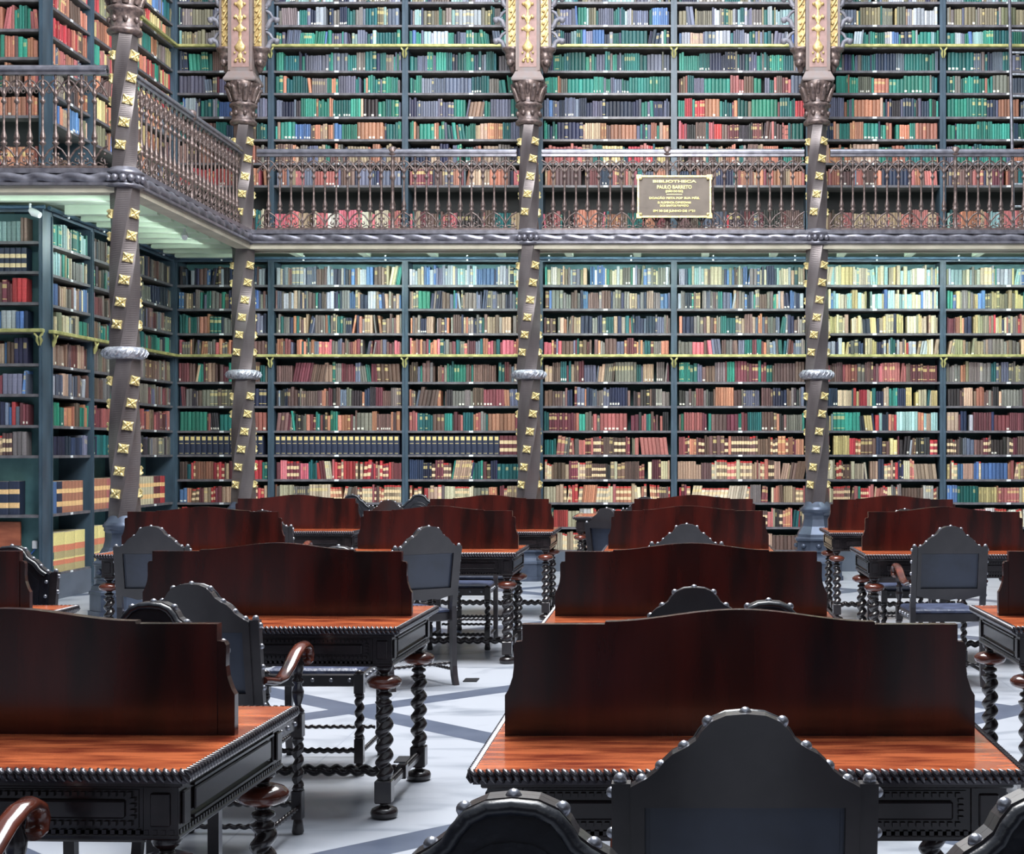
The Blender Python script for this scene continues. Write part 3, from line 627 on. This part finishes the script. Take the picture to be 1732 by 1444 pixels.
# ------------------------------------------------------------------ chairs
BELL = [(0, 1.015), (.035, 1.012), (.061, 1.001), (.078, .983), (.0886, .966), (.107, .953), (.13, .941), (.146, .926), (.157, .911), (.175, .897), (.198, .884)]
def sh_(x, y, z): return (x, y-.08*max(-.3, (z-.5)/.45), z)
def bell(k=0.0, zb=.56, wx=.205, inset=0):
    top = [(max(0, x-inset*.6) if x > 0 else 0, z-inset) for x, z in BELL]
    r = top+[(wx-inset, top[-1][1]-.004), (wx-inset, zb)]
    return r
def full(h, lo):      # mirror the half outline; lo = lower edge points from right to left
    return [(x, z) for x, z in h]+lo+[(-x, z) for x, z in reversed(h[1:])]
STUD = MB().sphere((0, 0, 0), .01, 10, 7).mesh('stud', M['stud'])
def make_chair(arms, label):
    t = thing('armchair' if arms else 'side_chair', label, 'chair', group='dark studded leather chairs' )
    YBK = -.21
    # backrest board (crest, panel, scalloped lower rail) and the frame mouldings on its rear
    lo = [(.205, .575), (.14, .56), (.10, .548), (.05, .556), (0, .545), (-.05, .556), (-.10, .548), (-.14, .56), (-.205, .575)]
    half = bell(); half = half[:-1]
    b = MB(); b.prism(full(half, lo)[::-1], YBK-.004, YBK+.018)
    hh = [p for p in half if True]
    b.prism((full(half, [(.205, .842), (-.205, .842)]))[::-1], YBK-.024, YBK-.0045)
    b.prism([(-.205, .62), (.205, .62)][::1]+lo[0:], YBK-.024, YBK-.0045)
    for sx in (-1, 1): b.box(min(sx*.180, sx*.205), max(sx*.180, sx*.205), YBK-.024, YBK-.0045, .62, .842)
    b.shear(sh_); bk = obj('backrest', b, M['frame'], t)
    bpn = MB(); bpn.box(-.180, .180, YBK-.007, YBK-.0045, .62, .842)
    for a in ((-.178, .178, .622, .628), (-.178, .178, .834, .840), (-.178, -.172, .628, .834), (.172, .178, .628, .834)): bpn.box(a[0], a[1], YBK-.0105, YBK-.006, a[2], a[3])
    bpn.shear(sh_); obj('back_panel', bpn, M['panel'], bk, label='sunken blue grey rear panel')
    # leather front with a padded rim
    l = MB(); ih = bell(inset=.0)
    l.prism(full([(x*.985, z-.004) for x, z in half], [(.202, .60), (-.202, .60)])[::-1], YBK+.018, YBK+.030)
    rim = [(x, YBK+.032, z-.010) for x, z in half][:-1]
    rimp = [(-x*.95, y, z) for x, y, z in reversed(rim[1:])]+[(x*.95, y, z) for x, y, z in rim]
    l.tube(rimp, .011, 8, up=(0, 1, 0))
    c = [(x*.78, (z-.62)*.86+.62) for x, z in half]
    l.prism(full(c, [(.16, .635), (-.16, .635)])[::-1], YBK+.030, YBK+.034)
    for k in range(3):
        l.tube([(math.cos(a)*(.05+.03*k), YBK+.035, .80+math.sin(a)*(.06+.035*k)) for a in [PI*2*q/18 for q in range(19)]], .0035, 5, up=(0, 1, 0))
    l.shear(sh_); obj('leather_back', l, M['leather'], t, label='black embossed leather back')
    # studs on the rim and down the posts
    studs = []; ptsS = [(0, 1.02), (.068, 1.004), (.112, .958), (.154, .922), (.190, .896)]
    for x, z in ptsS:
        for sx in ((1,) if x == 0 else (-1, 1)): studs.append((sx*x*.975, YBK+.004, z-.008, .0115))
    for sx in (-1, 1):
        studs.append((sx*.224, YBK, .890, .0125))
        for z in (.866, .79, .715, .64, .575): studs.append((sx*.239, YBK, z, .0105))
        for z in (.84, .77, .70, .63): studs.append((sx*.192, YBK+.030, z, .0095))
    for x, y, z, r in studs:
        o = obj('stud', STUD, None, bk); o.location = sh_(x, y, z); o.scale = (r/.01,)*3
    for sx in (-1, 1):      # rear legs that carry the back
        r = MB(); x = sx*.222
        def sq(y, z, h=.017, hy=.017): return [(x-h, y-hy, z), (x+h, y-hy, z), (x+h, y+hy, z), (x-h, y+hy, z)]
        prof = [(-.245, 0), (-.225, .06), (-.215, .12), (-.21, .30), (-.21, .50), (-.21-.08*(.885-.5)/.45, .885)]
        r.loft([sq(y, z) for y, z in prof], smooth=False); obj('leg', r, M['frame'], t)
    for sx in (-1, 1):      # front legs
        f = MB(); x, y = sx*.215, .27-.02
        f.lathe([(.02, 0), (.024, .01), (.018, .05), (.016, .06)], (x, y, 0), 12)
        f.box(x-.021, x+.021, y-.021, y+.021, .058, .17, .003)
        f.lathe([(.018, .168), (.024, .176), (.016, .19)], (x, y, 0), 12)
        f.twist((x, y, .185), (x, y, .36), .021, .05, .32, 10, 8)
        f.lathe([(.016, .355), (.024, .366), (.018, .378)], (x, y, 0), 12)
        f.box(x-.022, x+.022, y-.022, y+.022, .375, .468, .003)
        if arms: f.lathe([(.02, .465), (.026, .475), (.014, .49), (.012, .50), (.022, .53), (.024, .55), (.014, .58), (.022, .587), (.022, .597), (.013, .605), (.022, .635), (.024, .66), (.014, .69), (.016, .715)], (x, y, 0), 12)
        else: f.lathe([(.02, .465), (.022, .472), (.006, .482)], (x, y, 0), 10)
        obj('leg', f, M['ebony'], t)
    s = MB(); s.box(-.22, .22, -.19, .245, .405, .462, .006); rl = obj('seat_rail', s, M['frame'], t)
    for k in range(5):
        for sx in (-1, 1): obj('stud', STUD, None, rl, (sx*.221, -.15+k*.085, .435))
        obj('stud', STUD, None, rl, (-.17+k*.085, .247, .435))
    st = MB(); n = 8; rings = []
    for i, (e_, z) in enumerate(((0, .462), (-.004, .474), (-.02, .484), (-.08, .490))):
        rings.append([(-.215-e_, -.195-e_, z), (.215+e_, -.195-e_, z), (.215+e_, .228+e_, z), (-.215-e_, .228+e_, z)])
    st.loft(rings, smooth=False); obj('seat', st, M['seatl'], t, label='worn blue black leather seat')
    x = .215
    for nm, a, c_, r in (('stretcher', (-x, .25, .115), (x, .25, .115), .013), ('stretcher', (-x, -.215, .14), (x, -.215, .14), .010), ('stretcher', (-x, .25, .10), (-x, -.22, .10), .010), ('stretcher', (x, .25, .10), (x, -.22, .10), .010)):
        a, c_ = Vector(a), Vector(c_); d = (c_-a).normalized()*.018
        obj(nm, MB().twist(a+d, c_-d, r, .036, .3, 8, 7), M['ebony'], t)
    if arms:
        for sx in (-1, 1):
            a = MB(); X = sx*.232
            P = [(X, -.235, .665), (X, -.17, .655), (X, -.08, .638), (X, 0, .640), (X, .08, .668), (X, .16, .708), (X, .22, .726), (X, .275, .728), (X, .312, .712), (X, .326, .686), (X, .316, .662), (X, .297, .656), (X, .290, .668)]
            a.tube(P, [.015, .015, .014, .014, .015, .016, .017, .018, .018, .018, .016, .012, .006], 12, w=1.6, up=(1, 0, 0)) if 0 else None
            rr = [.014, .014, .014, .014, .015, .016, .016, .017, .017, .017, .015, .012, .006]; rings = []
            V = [Vector(p) for p in P]
            for i, p in enumerate(V):
                tn = (V[min(i+1, len(V)-1)]-V[max(i-1, 0)]).normalized(); sd = Vector((1, 0, 0)); up = sd.cross(tn).normalized()
                rings.append([p+sd*(math.cos(2*PI*q/14)*(.026 if 2 < i < 11 else .021))+up*(math.sin(2*PI*q/14)*rr[i]) for q in range(14)])
            a.loft(rings); obj('armrest', a, M['redwood'], t, label='red brown scrolled armrest')
    return t
CH = [(1, .124, 3.04, 0, 'dark studded armchair with its back to the camera, bottom centre right foreground'),
 (0, -.219, 1.78, 180, 'leather side chair facing the camera, cropped at the bottom centre'),
 (0, .545, 1.81, 186, 'leather side chair facing the camera, cropped at the bottom right corner'),
 (0, .29, 4.50, 180, 'leather side chair facing camera behind the right foreground desk, only its stud-rimmed top showing'),
 (1, .063, 5.57, 0, 'dark rounded chair back rising above the right foreground desk panel, left of the leather one'),
 (1, .07, 10.17, 0, 'studded armchair seen from behind, before the third centre right desk'),
 (0, -1.63, 4.47, 178, 'leather side chair facing camera behind the left foreground desk, only dome top visible'),
 (1, -1.69, 5.71, -3, 'grey studded armchair seen from behind with red brown armrest, before second-row left desk'),
 (0, -1.66, 7.27, 180, 'side chair pushed under the far side of the second-row left desk'),
 (1, -1.72, 9.80, 38, 'grey studded chair turned at an angle in the centre aisle'),
 (1, -3.275, 9.89, 0, 'grey studded armchair seen from behind before the third-row left desk'),
 (1, -3.28, 12.49, 0, 'armchair behind the third-row left desk panel, its right edge and arm showing'),
 (1, -1.58, 12.49, 0, 'armchair before the farthest centre desk, only top studs showing'),
 (0, -1.62, 11.72, 180, 'side chair under the far side of the third-row centre desk'),
 (1, 1.70, 9.89, 3, 'grey studded armchair seen from behind at right, before the third-row right desk'),
 (1, 1.856, 12.75, 0, 'armchair before the farthest right desk, only top studs showing'),
 (0, 1.74, 11.50, 180, 'side chair under the far side of the third-row right desk'),
 (0, -3.28, 7.30, 180, 'leather side chair facing the camera at the left edge behind desk panel'),
 (1, -1.61, 3.0, 0, 'armchair at the bottom left corner, only its red brown armrest in view'),
 (0, -3.52, 16.45, 180, 'blue-sheened leather chair far back, left of the small trio of chair tops'),
 (1, -2.76, 15.05, 0, 'dark chair back far away, middle of the small trio of chair tops'),
 (0, -2.80, 16.50, 180, 'blue-sheened leather chair far back, right of the small trio of chair tops'),
 (1, -.32, 16.16, 0, 'far dark chair top above the farthest centre right desk, left of two'),
 (1, .42, 16.16, 0, 'far dark chair top above the farthest centre right desk, right of two'),
 (1, -.40, 12.95, -35, 'grey chair turned at an angle left of the farthest centre right desk')]
a0 = make_chair(True, CH[0][4]); a0.location = (CH[0][1], CH[0][2], 0); s0 = make_chair(False, CH[1][4]); s0.location = (CH[1][1], CH[1][2], 0); s0.rotation_euler.z = PI
for k, x, y, r, lb in CH[2:]: dup(a0 if k else s0, (x, y, 0), math.radians(r), lb)

# ------------------------------------------------------------------ books
CN = {'T': ((30, 142, 120), 'teal'), 'D': ((18, 104, 104), 'dark teal'), 'S': ((96, 104, 132), 'slate'), 'N': ((38, 50, 84), 'navy'), 'B': ((66, 112, 182), 'blue'),
 'O': ((196, 116, 84), 'orange-brown'), 'R': ((204, 48, 56), 'red'), 'M': ((124, 52, 62), 'maroon'), 'W': ((112, 80, 72), 'brown'), 'G': ((120, 114, 108), 'grey-brown'),
 'K': ((54, 50, 54), 'black'), 'C': ((206, 192, 152), 'cream'), 'P': ((232, 96, 112), 'pink-red'), 'A': ((140, 190, 190), 'aqua'), 'Y': ((206, 182, 112), 'yellow'), 'L': ((164, 174, 190), 'grey-blue'),
 'V': ((132, 126, 94), 'olive'), 'H': ((186, 150, 120), 'tan'), 'Z': ((214, 210, 196), 'ivory'), 'E': ((196, 96, 92), 'rose')}
GOLD = lin((226, 206, 140)); DK = lin((40, 34, 34)); CRM = lin((232, 208, 166)); REDB = lin((190, 56, 56))
# palettes per shelf: string of colour letters = weights.  lower back rows, top to bottom
PL = ['NWLBCSAZGK', 'GWSLNGHTBG', 'GWSGNDWHGO', 'MWGWDMGPOS', 'WDWMGTSWHM', 'GWSGMWNGKO', 'WMDOWTKGME', '#nav', 'RMEPCWDHRO', 'CHWOEMHCRG', 'CHEWDOKCRZ', 'CHECWOHRTC']
PU = ['VGLSDAGLVN', 'VGLSDANGLV', 'TDTSNATDBL', 'TDSTNDTDSG', 'TDSTODTSTG', 'TDTSNKTOHS', 'TONDTWSHOT', 'TOWNHDSOWG', 'WOMSNOWDHE', 'PHZEWPWHMC']
OVER = {  # special bays
 ('low', 2, 0): 'LBLCSABZLN', ('low', 1, 0): 'NLSWZCHLTB', ('low', 3, 0): 'ZCLVGBSTHC', ('low', 4, 0): 'CHLDVNWGBA', ('low', 5, 0): 'ZCACYZLACA', ('low', 6, 0): 'VNCBLZTAGY',
 ('low', 5, 1): 'CYCAYNCAZB', ('low', 5, 2): 'CYCYCNCHCY', ('low', 5, 3): 'DCHGNRYYLC', ('low', 5, 4): 'MWEMWMPEWG', ('low', 5, 5): 'YHCRTDYCBN', ('low', 5, 6): 'NNYOOHAATR', ('low', 5, 7): 'NRYLOYRMWK',
 ('low', 6, 1): 'VYGVCTHBVY', ('low', 6, 2): 'MYNVGROHCE', ('low', 6, 3): 'GVGHVGGHGG', ('low', 6, 4): 'GDGOVGSGDG', ('low', 6, 5): 'MWGWHKWGYO', ('low', 6, 6): 'NKRCNKHMLN', ('low', 6, 7): 'KSWGKMWGNW',
 ('low', 3, 7): 'EEWEDEVEMG', ('low', 4, 7): 'WOMWOMWEOM', ('low', 0, 7): '#nav', ('low', 5, 8): 'HWCEKHWCRN', ('low', 6, 8): 'BCHOWCEHRY', ('low', 3, 8): 'HWCKHEWCHM', ('low', 4, 8): 'HECHWRHCEK', ('low', 2, 8): 'NWDHRMTWCN',
 ('low', 3, 9): 'CHOECCNWRH', ('low', 5, 9): 'CZEGRHTWEC', ('low', 6, 9): 'BHRYDOCKRE', ('low', 1, 8): 'MMRDCRPRHM',
 ('low', 0, 0): 'GNWBNWLKGN', ('low', 0, 8): 'RMWDRHMRWO', ('low', 0, 9): 'RHMBRHMOWR',
 ('up', 4, 5): 'TDWTRVMTDO', ('up', 4, 6): 'EMRWMEDKPM', ('up', 3, 5): 'SNSSNBTSNS', ('up', 2, 5): 'TDSTNBTSSH', ('up', 4, 4): 'EMDTEWMSDE', ('up', 5, 1): 'DGCVEYHGLS', ('up', 3, 1): 'DABTSLVDLS', ('up', 3, 2): 'DANBTLSADN', ('up', 4, 2): 'SLGHDSBLNS', ('up', 5, 7): 'TOHOHTDOHE',
 ('up', 1, 6): 'TOONTHWDGB', ('up', 3, 7): 'WERYNMDHWE', ('up', 6, 6): 'TDTDTTDTNT', ('up', 6, 7): 'TDSOTDHOTD',
 ('up', 1, 9): 'PPZEPPCEHP', ('up', 2, 9): 'WWPPWHWDKM', ('up', 0, 7): 'WORWOWMWKG', ('up', 0, 8): 'RPREORRWOR', ('up', 0, 9): 'DDWDCKDWDK', ('up', 3, 9): 'SWEDPOWKME', ('up', 4, 9): 'KWSMDRWKSW', ('up', 5, 9): 'HEHWEHOHEE', ('up', 6, 9): 'DAHEOWDHEO', ('up', 5, 8): 'SNWHEEWEOW',
 ('up', 0, 2): 'VGLVLVHGAV', ('up', 0, 3): 'GVGLWGDNTT', ('up', 0, 4): 'SWMDTBNWGS', ('up', 0, 5): 'SNSLBSMDTN', ('up', 0, 6): 'DDDNWDDWND',
 ('slow', 0, 0): 'TCALHTAGCA', ('slow', 0, 1): 'GHCTAHCLGA', ('slow', 0, 2): 'GWCTBCGHLW', ('slow', 0, 3): 'AGTCGAVLCT', ('slow', 0, 4): 'MWHMWCWMWN', ('slow', 0, 5): 'SWHLWSWGHW', ('slow', 0, 6): 'OTWOETWROM', ('slow', 0, 7): 'NNNSNNDNNS', ('slow', 0, 8): '#big0', ('slow', 0, 9): '#big1',
 ('slow', 1, 7): 'SSKDSWKSNS', ('slow', 1, 8): '#big2', ('slow', 1, 9): '#big3', ('slow', 2, 7): 'GSGKSGGSKG', ('slow', 2, 8): '#big4', ('slow', 2, 9): '#big5',
 ('flow', 0, 0): 'LLGLAALLHG', ('flow', 0, 1): '#cre', ('flow', 0, 2): 'MWMWMMRMWM', ('flow', 0, 3): 'NBSNTSBNLT', ('flow', 0, 4): 'NBNBMNBHNW', ('flow', 0, 5): 'SBNLSGBSML', ('flow', 0, 6): 'MRNSWRMSWB', ('flow', 0, 7): 'HWMGHCMWHC', ('flow', 0, 8): '#big6', ('flow', 0, 9): None,
}
for i in range(3):
    for r, p in enumerate(('GVHWOYDGVB', 'GVHWOYDGVB', 'OROWVYONGO', 'VGYHGVWTRO', 'ORROWYOTER', 'ORHOWYOTER', 'OWOSWOHOWE', 'KOWBYGOWKO', 'BKYGVWOHWO', 'WOWHWOHWMW', 'SDPOSWHDES')):
        OVER[('sup', i, r)] = p
    for r, p in enumerate(('KWYKWGNKWG', 'WGSWGKNWTG', 'GSGKWSGMGS', 'DTGNWGDTGW', 'GWVGWGVWGG', 'WMGWTMWGSW', 'EWOEWBDEMW')):
        if i: OVER[('slow', i, r)] = p
for r, p in enumerate(('OOHOOEOOWO', 'OOHOOEOOWO', 'OWOOMOOROW', 'OOHOEOWOOW', 'OTOOTOTOOE', 'OTOOTOTOOE', 'OEOWTOEHOO', 'OEOWTOEHOO', 'OWOEOWEHOW', 'OWOEOWEHOW', 'SOESOSOEWO')): OVER[('fup', 0, r)] = p
rng = random.Random(11)
BOOKS = []
def put(case, key, row, x, w_, h, d, col, style, lean, jut):
    BOOKS.append(dict(case=case, key=key, row=row, x=x, w=w_, h=h, d=d, col=col, style=style, lean=lean, jut=jut))
BIG = {'#big0': [('B', .17, 1), ('N', .14, 1), ('O', .09, 6)], '#big1': [('D', .10, 1), ('Y', .27, 3)], '#big2': [('O', .09, 5), ('E', .10, 2), ('H', .09, 6)], '#big3': [('Y', .20, 2)], '#big4': [('C', .09, 7), ('M', .12, 2), ('R', .08, 2)], '#big5': [('D', .09, 6), ('B', .09, 5)], '#big6': [('D', .12, 4), ('N', .11, 4), ('D', .12, 1), ('R', .10, 2)]}
for case in cases:
    (cx, cy, rz, wd, dp, sh, zt, z0, key) = case
    for row, z in enumerate(sh):
        ceil = sh[row-1]-.03 if row else zt-.04
        gap = ceil-z
        rr_ = row-1 if key[0] in ('up', 'sup', 'fup') else row
        pal = OVER.get((key[0], key[1], rr_), 'none')
        if pal == 'none': pal = (PU if key[0] in ('up', 'sup', 'fup') else PL)[max(0, min(rr_, 9 if key[0] != 'low' else 11))]
        if pal is None or (key[0] in ('up', 'sup', 'fup') and row == 0): continue
        x = .046; xe = wd-.046; dmax = dp-.06
        if key == ('flow', 0): xe = wd-.15
        if key == ('slow', 0): x = .05
        if pal in BIG:
            for (cn, tw, n) in BIG[pal]:
                hh = min(gap-.03, {'#big0': .32, '#big1': .40, '#big2': .33, '#big3': .42, '#big4': .33, '#big6': .33}.get(pal, .3))
                for q in range(n):
                    if x+tw > xe: break
                    put(case, key, row, x, tw-.003, hh*rng.uniform(.985, 1.0), min(dmax, .30), CN[cn][0], 'vellum' if pal in ('#big1', '#big3') else ('plain' if cn in 'BD' else 'bigband'), 0, .02); x += tw
            continue
        fill = {0: .80}.get(row, .82)
        base = min(gap*.80, .245) if key[0] in ('low', 'slow', 'flow') else min(gap*.83, .235)
        if pal == '#nav':
            while x < xe-.07:
                if key == ('low', 2) and x > wd*.66:
                    put(case, key, row, x, .052, .235, .2, CN['M'][0], 'creamband', 0, .02); x += .054
                else: put(case, key, row, x, .067, .238, .2, CN['N'][0], 'navygold', 0, .02); x += .070
            continue
        if pal == '#cre':
            while x < xe-.05: put(case, key, row, x, .052, .23, min(dmax, .16), CN['N'][0], 'creamband', 0, .015); x += .055
            continue
        hl = base*rng.uniform(.92, 1.0); lean = 0
        x += rng.uniform(0, .02)
        while x < xe-.02:
            run = rng.choice((1, 1, 1, 1, 2, 2, 3, 4, 7)) if key[0] != 'low' or row > 3 else rng.choice((1, 1, 1, 1, 2, 3))
            cl = rng.choice(pal); c_ = CN[cl][0]
            jit = rng.uniform(.84, 1.14); c_ = tuple(min(255, max(8, v*jit+rng.uniform(-7, 7))) for v in c_)
            tw = rng.choice((.018, .024, .027, .031, .036, .046)) * (1.0 if z0 else 1.04); hh = min(gap-.025, base*rng.uniform(.84, 1.1))
            st = rng.random()
            if cl in 'RMEHCOW' and row >= 7 and key[0] in ('low', 'flow'): style = 'creamband' if st < .34 else ('goldband' if st < .55 else 'plain')
            elif cl == 'E' and row == 7: style = 'redband'
            else: style = 'goldband' if st < .13 else ('label' if st < .30 else ('bottomlabel' if st < .50 else 'plain'))
            if rng.random() < .05: lean = rng.choice((-.12, .10, .18, -.06))
            elif rng.random() < .5: lean = 0
            for q in range(run):
                if x+tw > xe: break
                k_ = rng.uniform(.84, 1.16)
                c2 = tuple(min(255, max(6, v*k_)) for v in c_)
                put(case, key, row, x, tw*.95, hh*rng.uniform(.985, 1.01) if run > 2 else hh*rng.uniform(.90, 1.05), min(dmax, rng.uniform(.16, .22)), c2, (style if style == 'creamband' or rng.random() < .5 else 'plain'), lean, rng.uniform(.012, .035)); x += tw
            if rng.random() < .03: x += rng.uniform(.01, .05)
def book_geo(b):
    """vertices, quads and face colours in the case's own space"""
    w_, h, d, x0, j = b['w'], b['h'], b['d'], b['x'], b['jut']; zs = b['case'][5][b['row']]-b['case'][7]+.0005
    m_ = sum(b['col'])/3; c = lin(tuple(max(4, (v*.70+m_*.30)*.97) for v in b['col'])); g = tuple(v*.6+q*.4 for v, q in zip(GOLD, c)); st = b['style']
    if st == 'goldband': bands = [(0, .12, c), (.12, .15, GOLD), (.15, .62, c), (.62, .80, g), (.80, .93, c), (.93, .95, GOLD), (.95, 1, c)]
    elif st == 'creamband': bands = [(0, .16, c), (.16, .34, CRM), (.34, .56, c), (.56, .74, CRM), (.74, .9, c), (.9, 1, REDB if c[0] > .15 else c)]
    elif st == 'redband': bands = [(0, .3, c), (.3, .36, DK), (.36, .68, c), (.68, .74, DK), (.74, 1, c)]
    elif st == 'label': bands = [(0, .58, c), (.58, .80, tuple(v*.4+q*.6 for v, q in zip(GOLD, c))), (.80, 1, c)]
    elif st == 'bottomlabel': bands = [(0, .06, c), (.06, .17, lin((226, 224, 212))), (.17, 1, c)]
    elif st == 'navygold': bands = [(0, .05, c), (.05, .08, g), (.08, .56, c), (.56, .60, g), (.60, .74, c), (.74, .93, GOLD), (.93, 1, DK)]
    elif st == 'bigband': bands = [(0, .2, c), (.2, .36, lin((238, 196, 140))), (.36, .62, c), (.62, .76, lin((238, 196, 140))), (.76, 1, c)]
    elif st == 'vellum':
        rd = lin((222, 134, 104)); bands = [(0, .18, c), (.18, .30, rd), (.30, .34, lin((240, 224, 150))), (.34, .52, c), (.52, .68, rd), (.68, 1, lin((240, 224, 150)))]
    else: bands = [(0, 1, c)]
    r = min(.010, w_*.22); xs = [0, w_*.16, w_*.5, w_*.84, w_]; ys = [j+r, j+r*.25, j, j+r*.25, j+r]
    V = []; Fq = []; C = []
    lv = [bands[0][0]]+[q[1] for q in bands]
    def P(x, y, zf): return (x0+x+b['lean']*(zf*h), y, zs+zf*h)
    for zf in lv: V += [P(x, y, zf) for x, y in zip(xs, ys)]
    for k in range(len(bands)):
        for i in range(4): Fq.append((k*5+i, k*5+i+1, k*5+6+i, k*5+5+i)); C.append(bands[k][2] if st not in ('navygold', 'label', 'bottomlabel') or i in (1, 2) else c)
    n = len(V); T = (len(lv)-1)*5
    V += [P(0, j+d, 0), P(w_, j+d, 0), P(w_, j+d, 1), P(0, j+d, 1)]
    V += [P(0, j+r, 0), P(w_, j+r, 0), P(w_, j+r, 1), P(0, j+r, 1)]
    page = lin((200, 190, 168))
    Fq += [(n+5, n+1, n+2, n+6), (n+0, n+4, n+7, n+3), (n+1, n, n+3, n+2), (n+7, n+6, n+2, n+3), (n+5, n+4, n, n+1)]; C += [c, c, page, page, page]
    Fq += [(T, T+1, T+2, T+3, T+4)]; C += [c]
    Fq += [(4, 3, 2, 1, 0)]; C += [c]
    return V, Fq, C
def mesh_from(V, Fq, C, name):
    me = bpy.data.meshes.new(name); me.from_pydata(V, [], Fq); me.materials.append(M['book'])
    at = me.color_attributes.new('Col', 'FLOAT_COLOR', 'CORNER')
    cnt = [len(f) for f in Fq]; arr = np.repeat(np.hstack([np.array(C), np.ones((len(C), 1))]), cnt, axis=0).astype(np.float32)
    at.data.foreach_set('color', arr.ravel()); me.update(); return me
def world(b, p):
    cx, cy, rz = b['case'][0], b['case'][1], b['case'][2]; c_, s_ = math.cos(rz), math.sin(rz)
    return Vector((cx+p[0]*c_-p[1]*s_, cy+p[0]*s_+p[1]*c_, p[2]+b['case'][7]))
# which 300 show largest: projected spine area, tested for visibility by casting rays from the eye
bpy.context.view_layer.update(); dg = bpy.context.evaluated_depsgraph_get(); eye = Vector((0, 0, HC))
def px(p): return 1143+p.x*F/p.y, 764-(p.z-HC)*F/p.y
for i, b in enumerate(BOOKS):
    zs = b['case'][5][b['row']]-b['case'][7]
    a = world(b, (b['x'], b['jut'], zs)); c = world(b, (b['x']+b['w'], b['jut'], zs+b['h'])); (xa, ya), (xc, yc) = px(a), px(c)
    b['i'] = i; b['area'] = abs(xc-xa)*abs(yc-ya) if (max(xa, xc) > 4 and min(xa, xc) < 1728 and ya > 6 and yc < 1440 and ya > 0) else 0
chosen = []
for b in sorted(BOOKS, key=lambda q: -q['area']):
    if b['area'] <= 0 or len(chosen) >= 300: break
    zs = b['case'][5][b['row']]-b['case'][7]; ok = 0
    for fx, fz in ((.3, .25), (.7, .5), (.3, .75), (.7, .9), (.5, .1)):
        p = world(b, (b['x']+fx*b['w'], b['jut'], zs+fz*b['h'])); X_, Y_ = px(p)
        if not (0 < X_ < 1732 and 0 < Y_ < 1444): continue
        dv = p-eye; hit = S.ray_cast(dg, eye, dv.normalized(), distance=dv.length-.01)
        if not hit[0]: ok += 1
    if ok >= 3: chosen.append(b)
ids = {b['i'] for b in chosen}
ORD = ['', 'first', 'second', 'third', 'fourth', 'fifth', 'sixth', 'seventh', 'eighth', 'ninth', 'tenth', 'eleventh', 'twelfth', 'thirteenth', 'fourteenth', 'fifteenth', 'sixteenth', 'seventeenth', 'eighteenth', 'nineteenth', 'twentieth']
TENS = {20: 'twenty', 30: 'thirty', 40: 'forty', 50: 'fifty', 60: 'sixty'}
def ordinal(n): return ORD[n] if n <= 20 else (TENS[n//10*10]+'-'+ORD[n % 10] if n % 10 else TENS[n//10*10][:-1]+'ieth')
def cname(c):
    return min(CN.values(), key=lambda q: sum((a-b)**2 for a, b in zip(q[0], c)))[1]
pos = {}
for b in BOOKS: k = (b['key'], b['row']); pos[k] = pos.get(k, 0)+1; b['n'] = pos[k]
FEAT = {'goldband': 'gold-banded ', 'creamband': 'cream-banded ', 'redband': 'dark-banded ', 'label': 'labelled ', 'bottomlabel': 'white-tagged ', 'navygold': 'gold-topped ', 'bigband': 'cream-banded ', 'vellum': 'vellum ', 'plain': 'plain '}
for b in chosen:
    V, Fq, C = book_geo(b); zs = b['case'][5][b['row']]-b['case'][7]
    org = (b['x'], b['jut'], zs); V = [(v[0]-org[0], v[1]-org[1], v[2]-org[2]) for v in V]
    o = bpy.data.objects.new('book', mesh_from(V, Fq, C, 'book')); COL.objects.link(o)
    o.location = world(b, org); o.rotation_euler = (0, 0, b['case'][2])
    row = b['row']-(1 if b['case'][7] else 0)
    sname = 'top shelf' if row == 0 else ordinal(row+1)+' shelf down'
    size = '' if b['w'] < .06 else 'thick '
    tag(o, '%s%s %sbook, %s from left, %s, %s' % (size, cname(b['col']), FEAT[b['style']], ordinal(b['n']), sname, case_name(b['key'])), 'book', 'old books on the library shelves')
V, Fq, C = [], [], []
for b in BOOKS:
    if b['i'] in ids: continue
    v, f, c = book_geo(b); n = len(V); V += [tuple(world(b, p)) for p in v]; Fq += [tuple(i+n for i in q) for q in f]; C += c
o = bpy.data.objects.new('books', mesh_from(V, Fq, C, 'books')); COL.objects.link(o)
o['kind'] = 'stuff'; tag(o, 'thousands of old books filling the shelves of both levels', 'books')
print('books', len(BOOKS), 'individual', len(chosen))
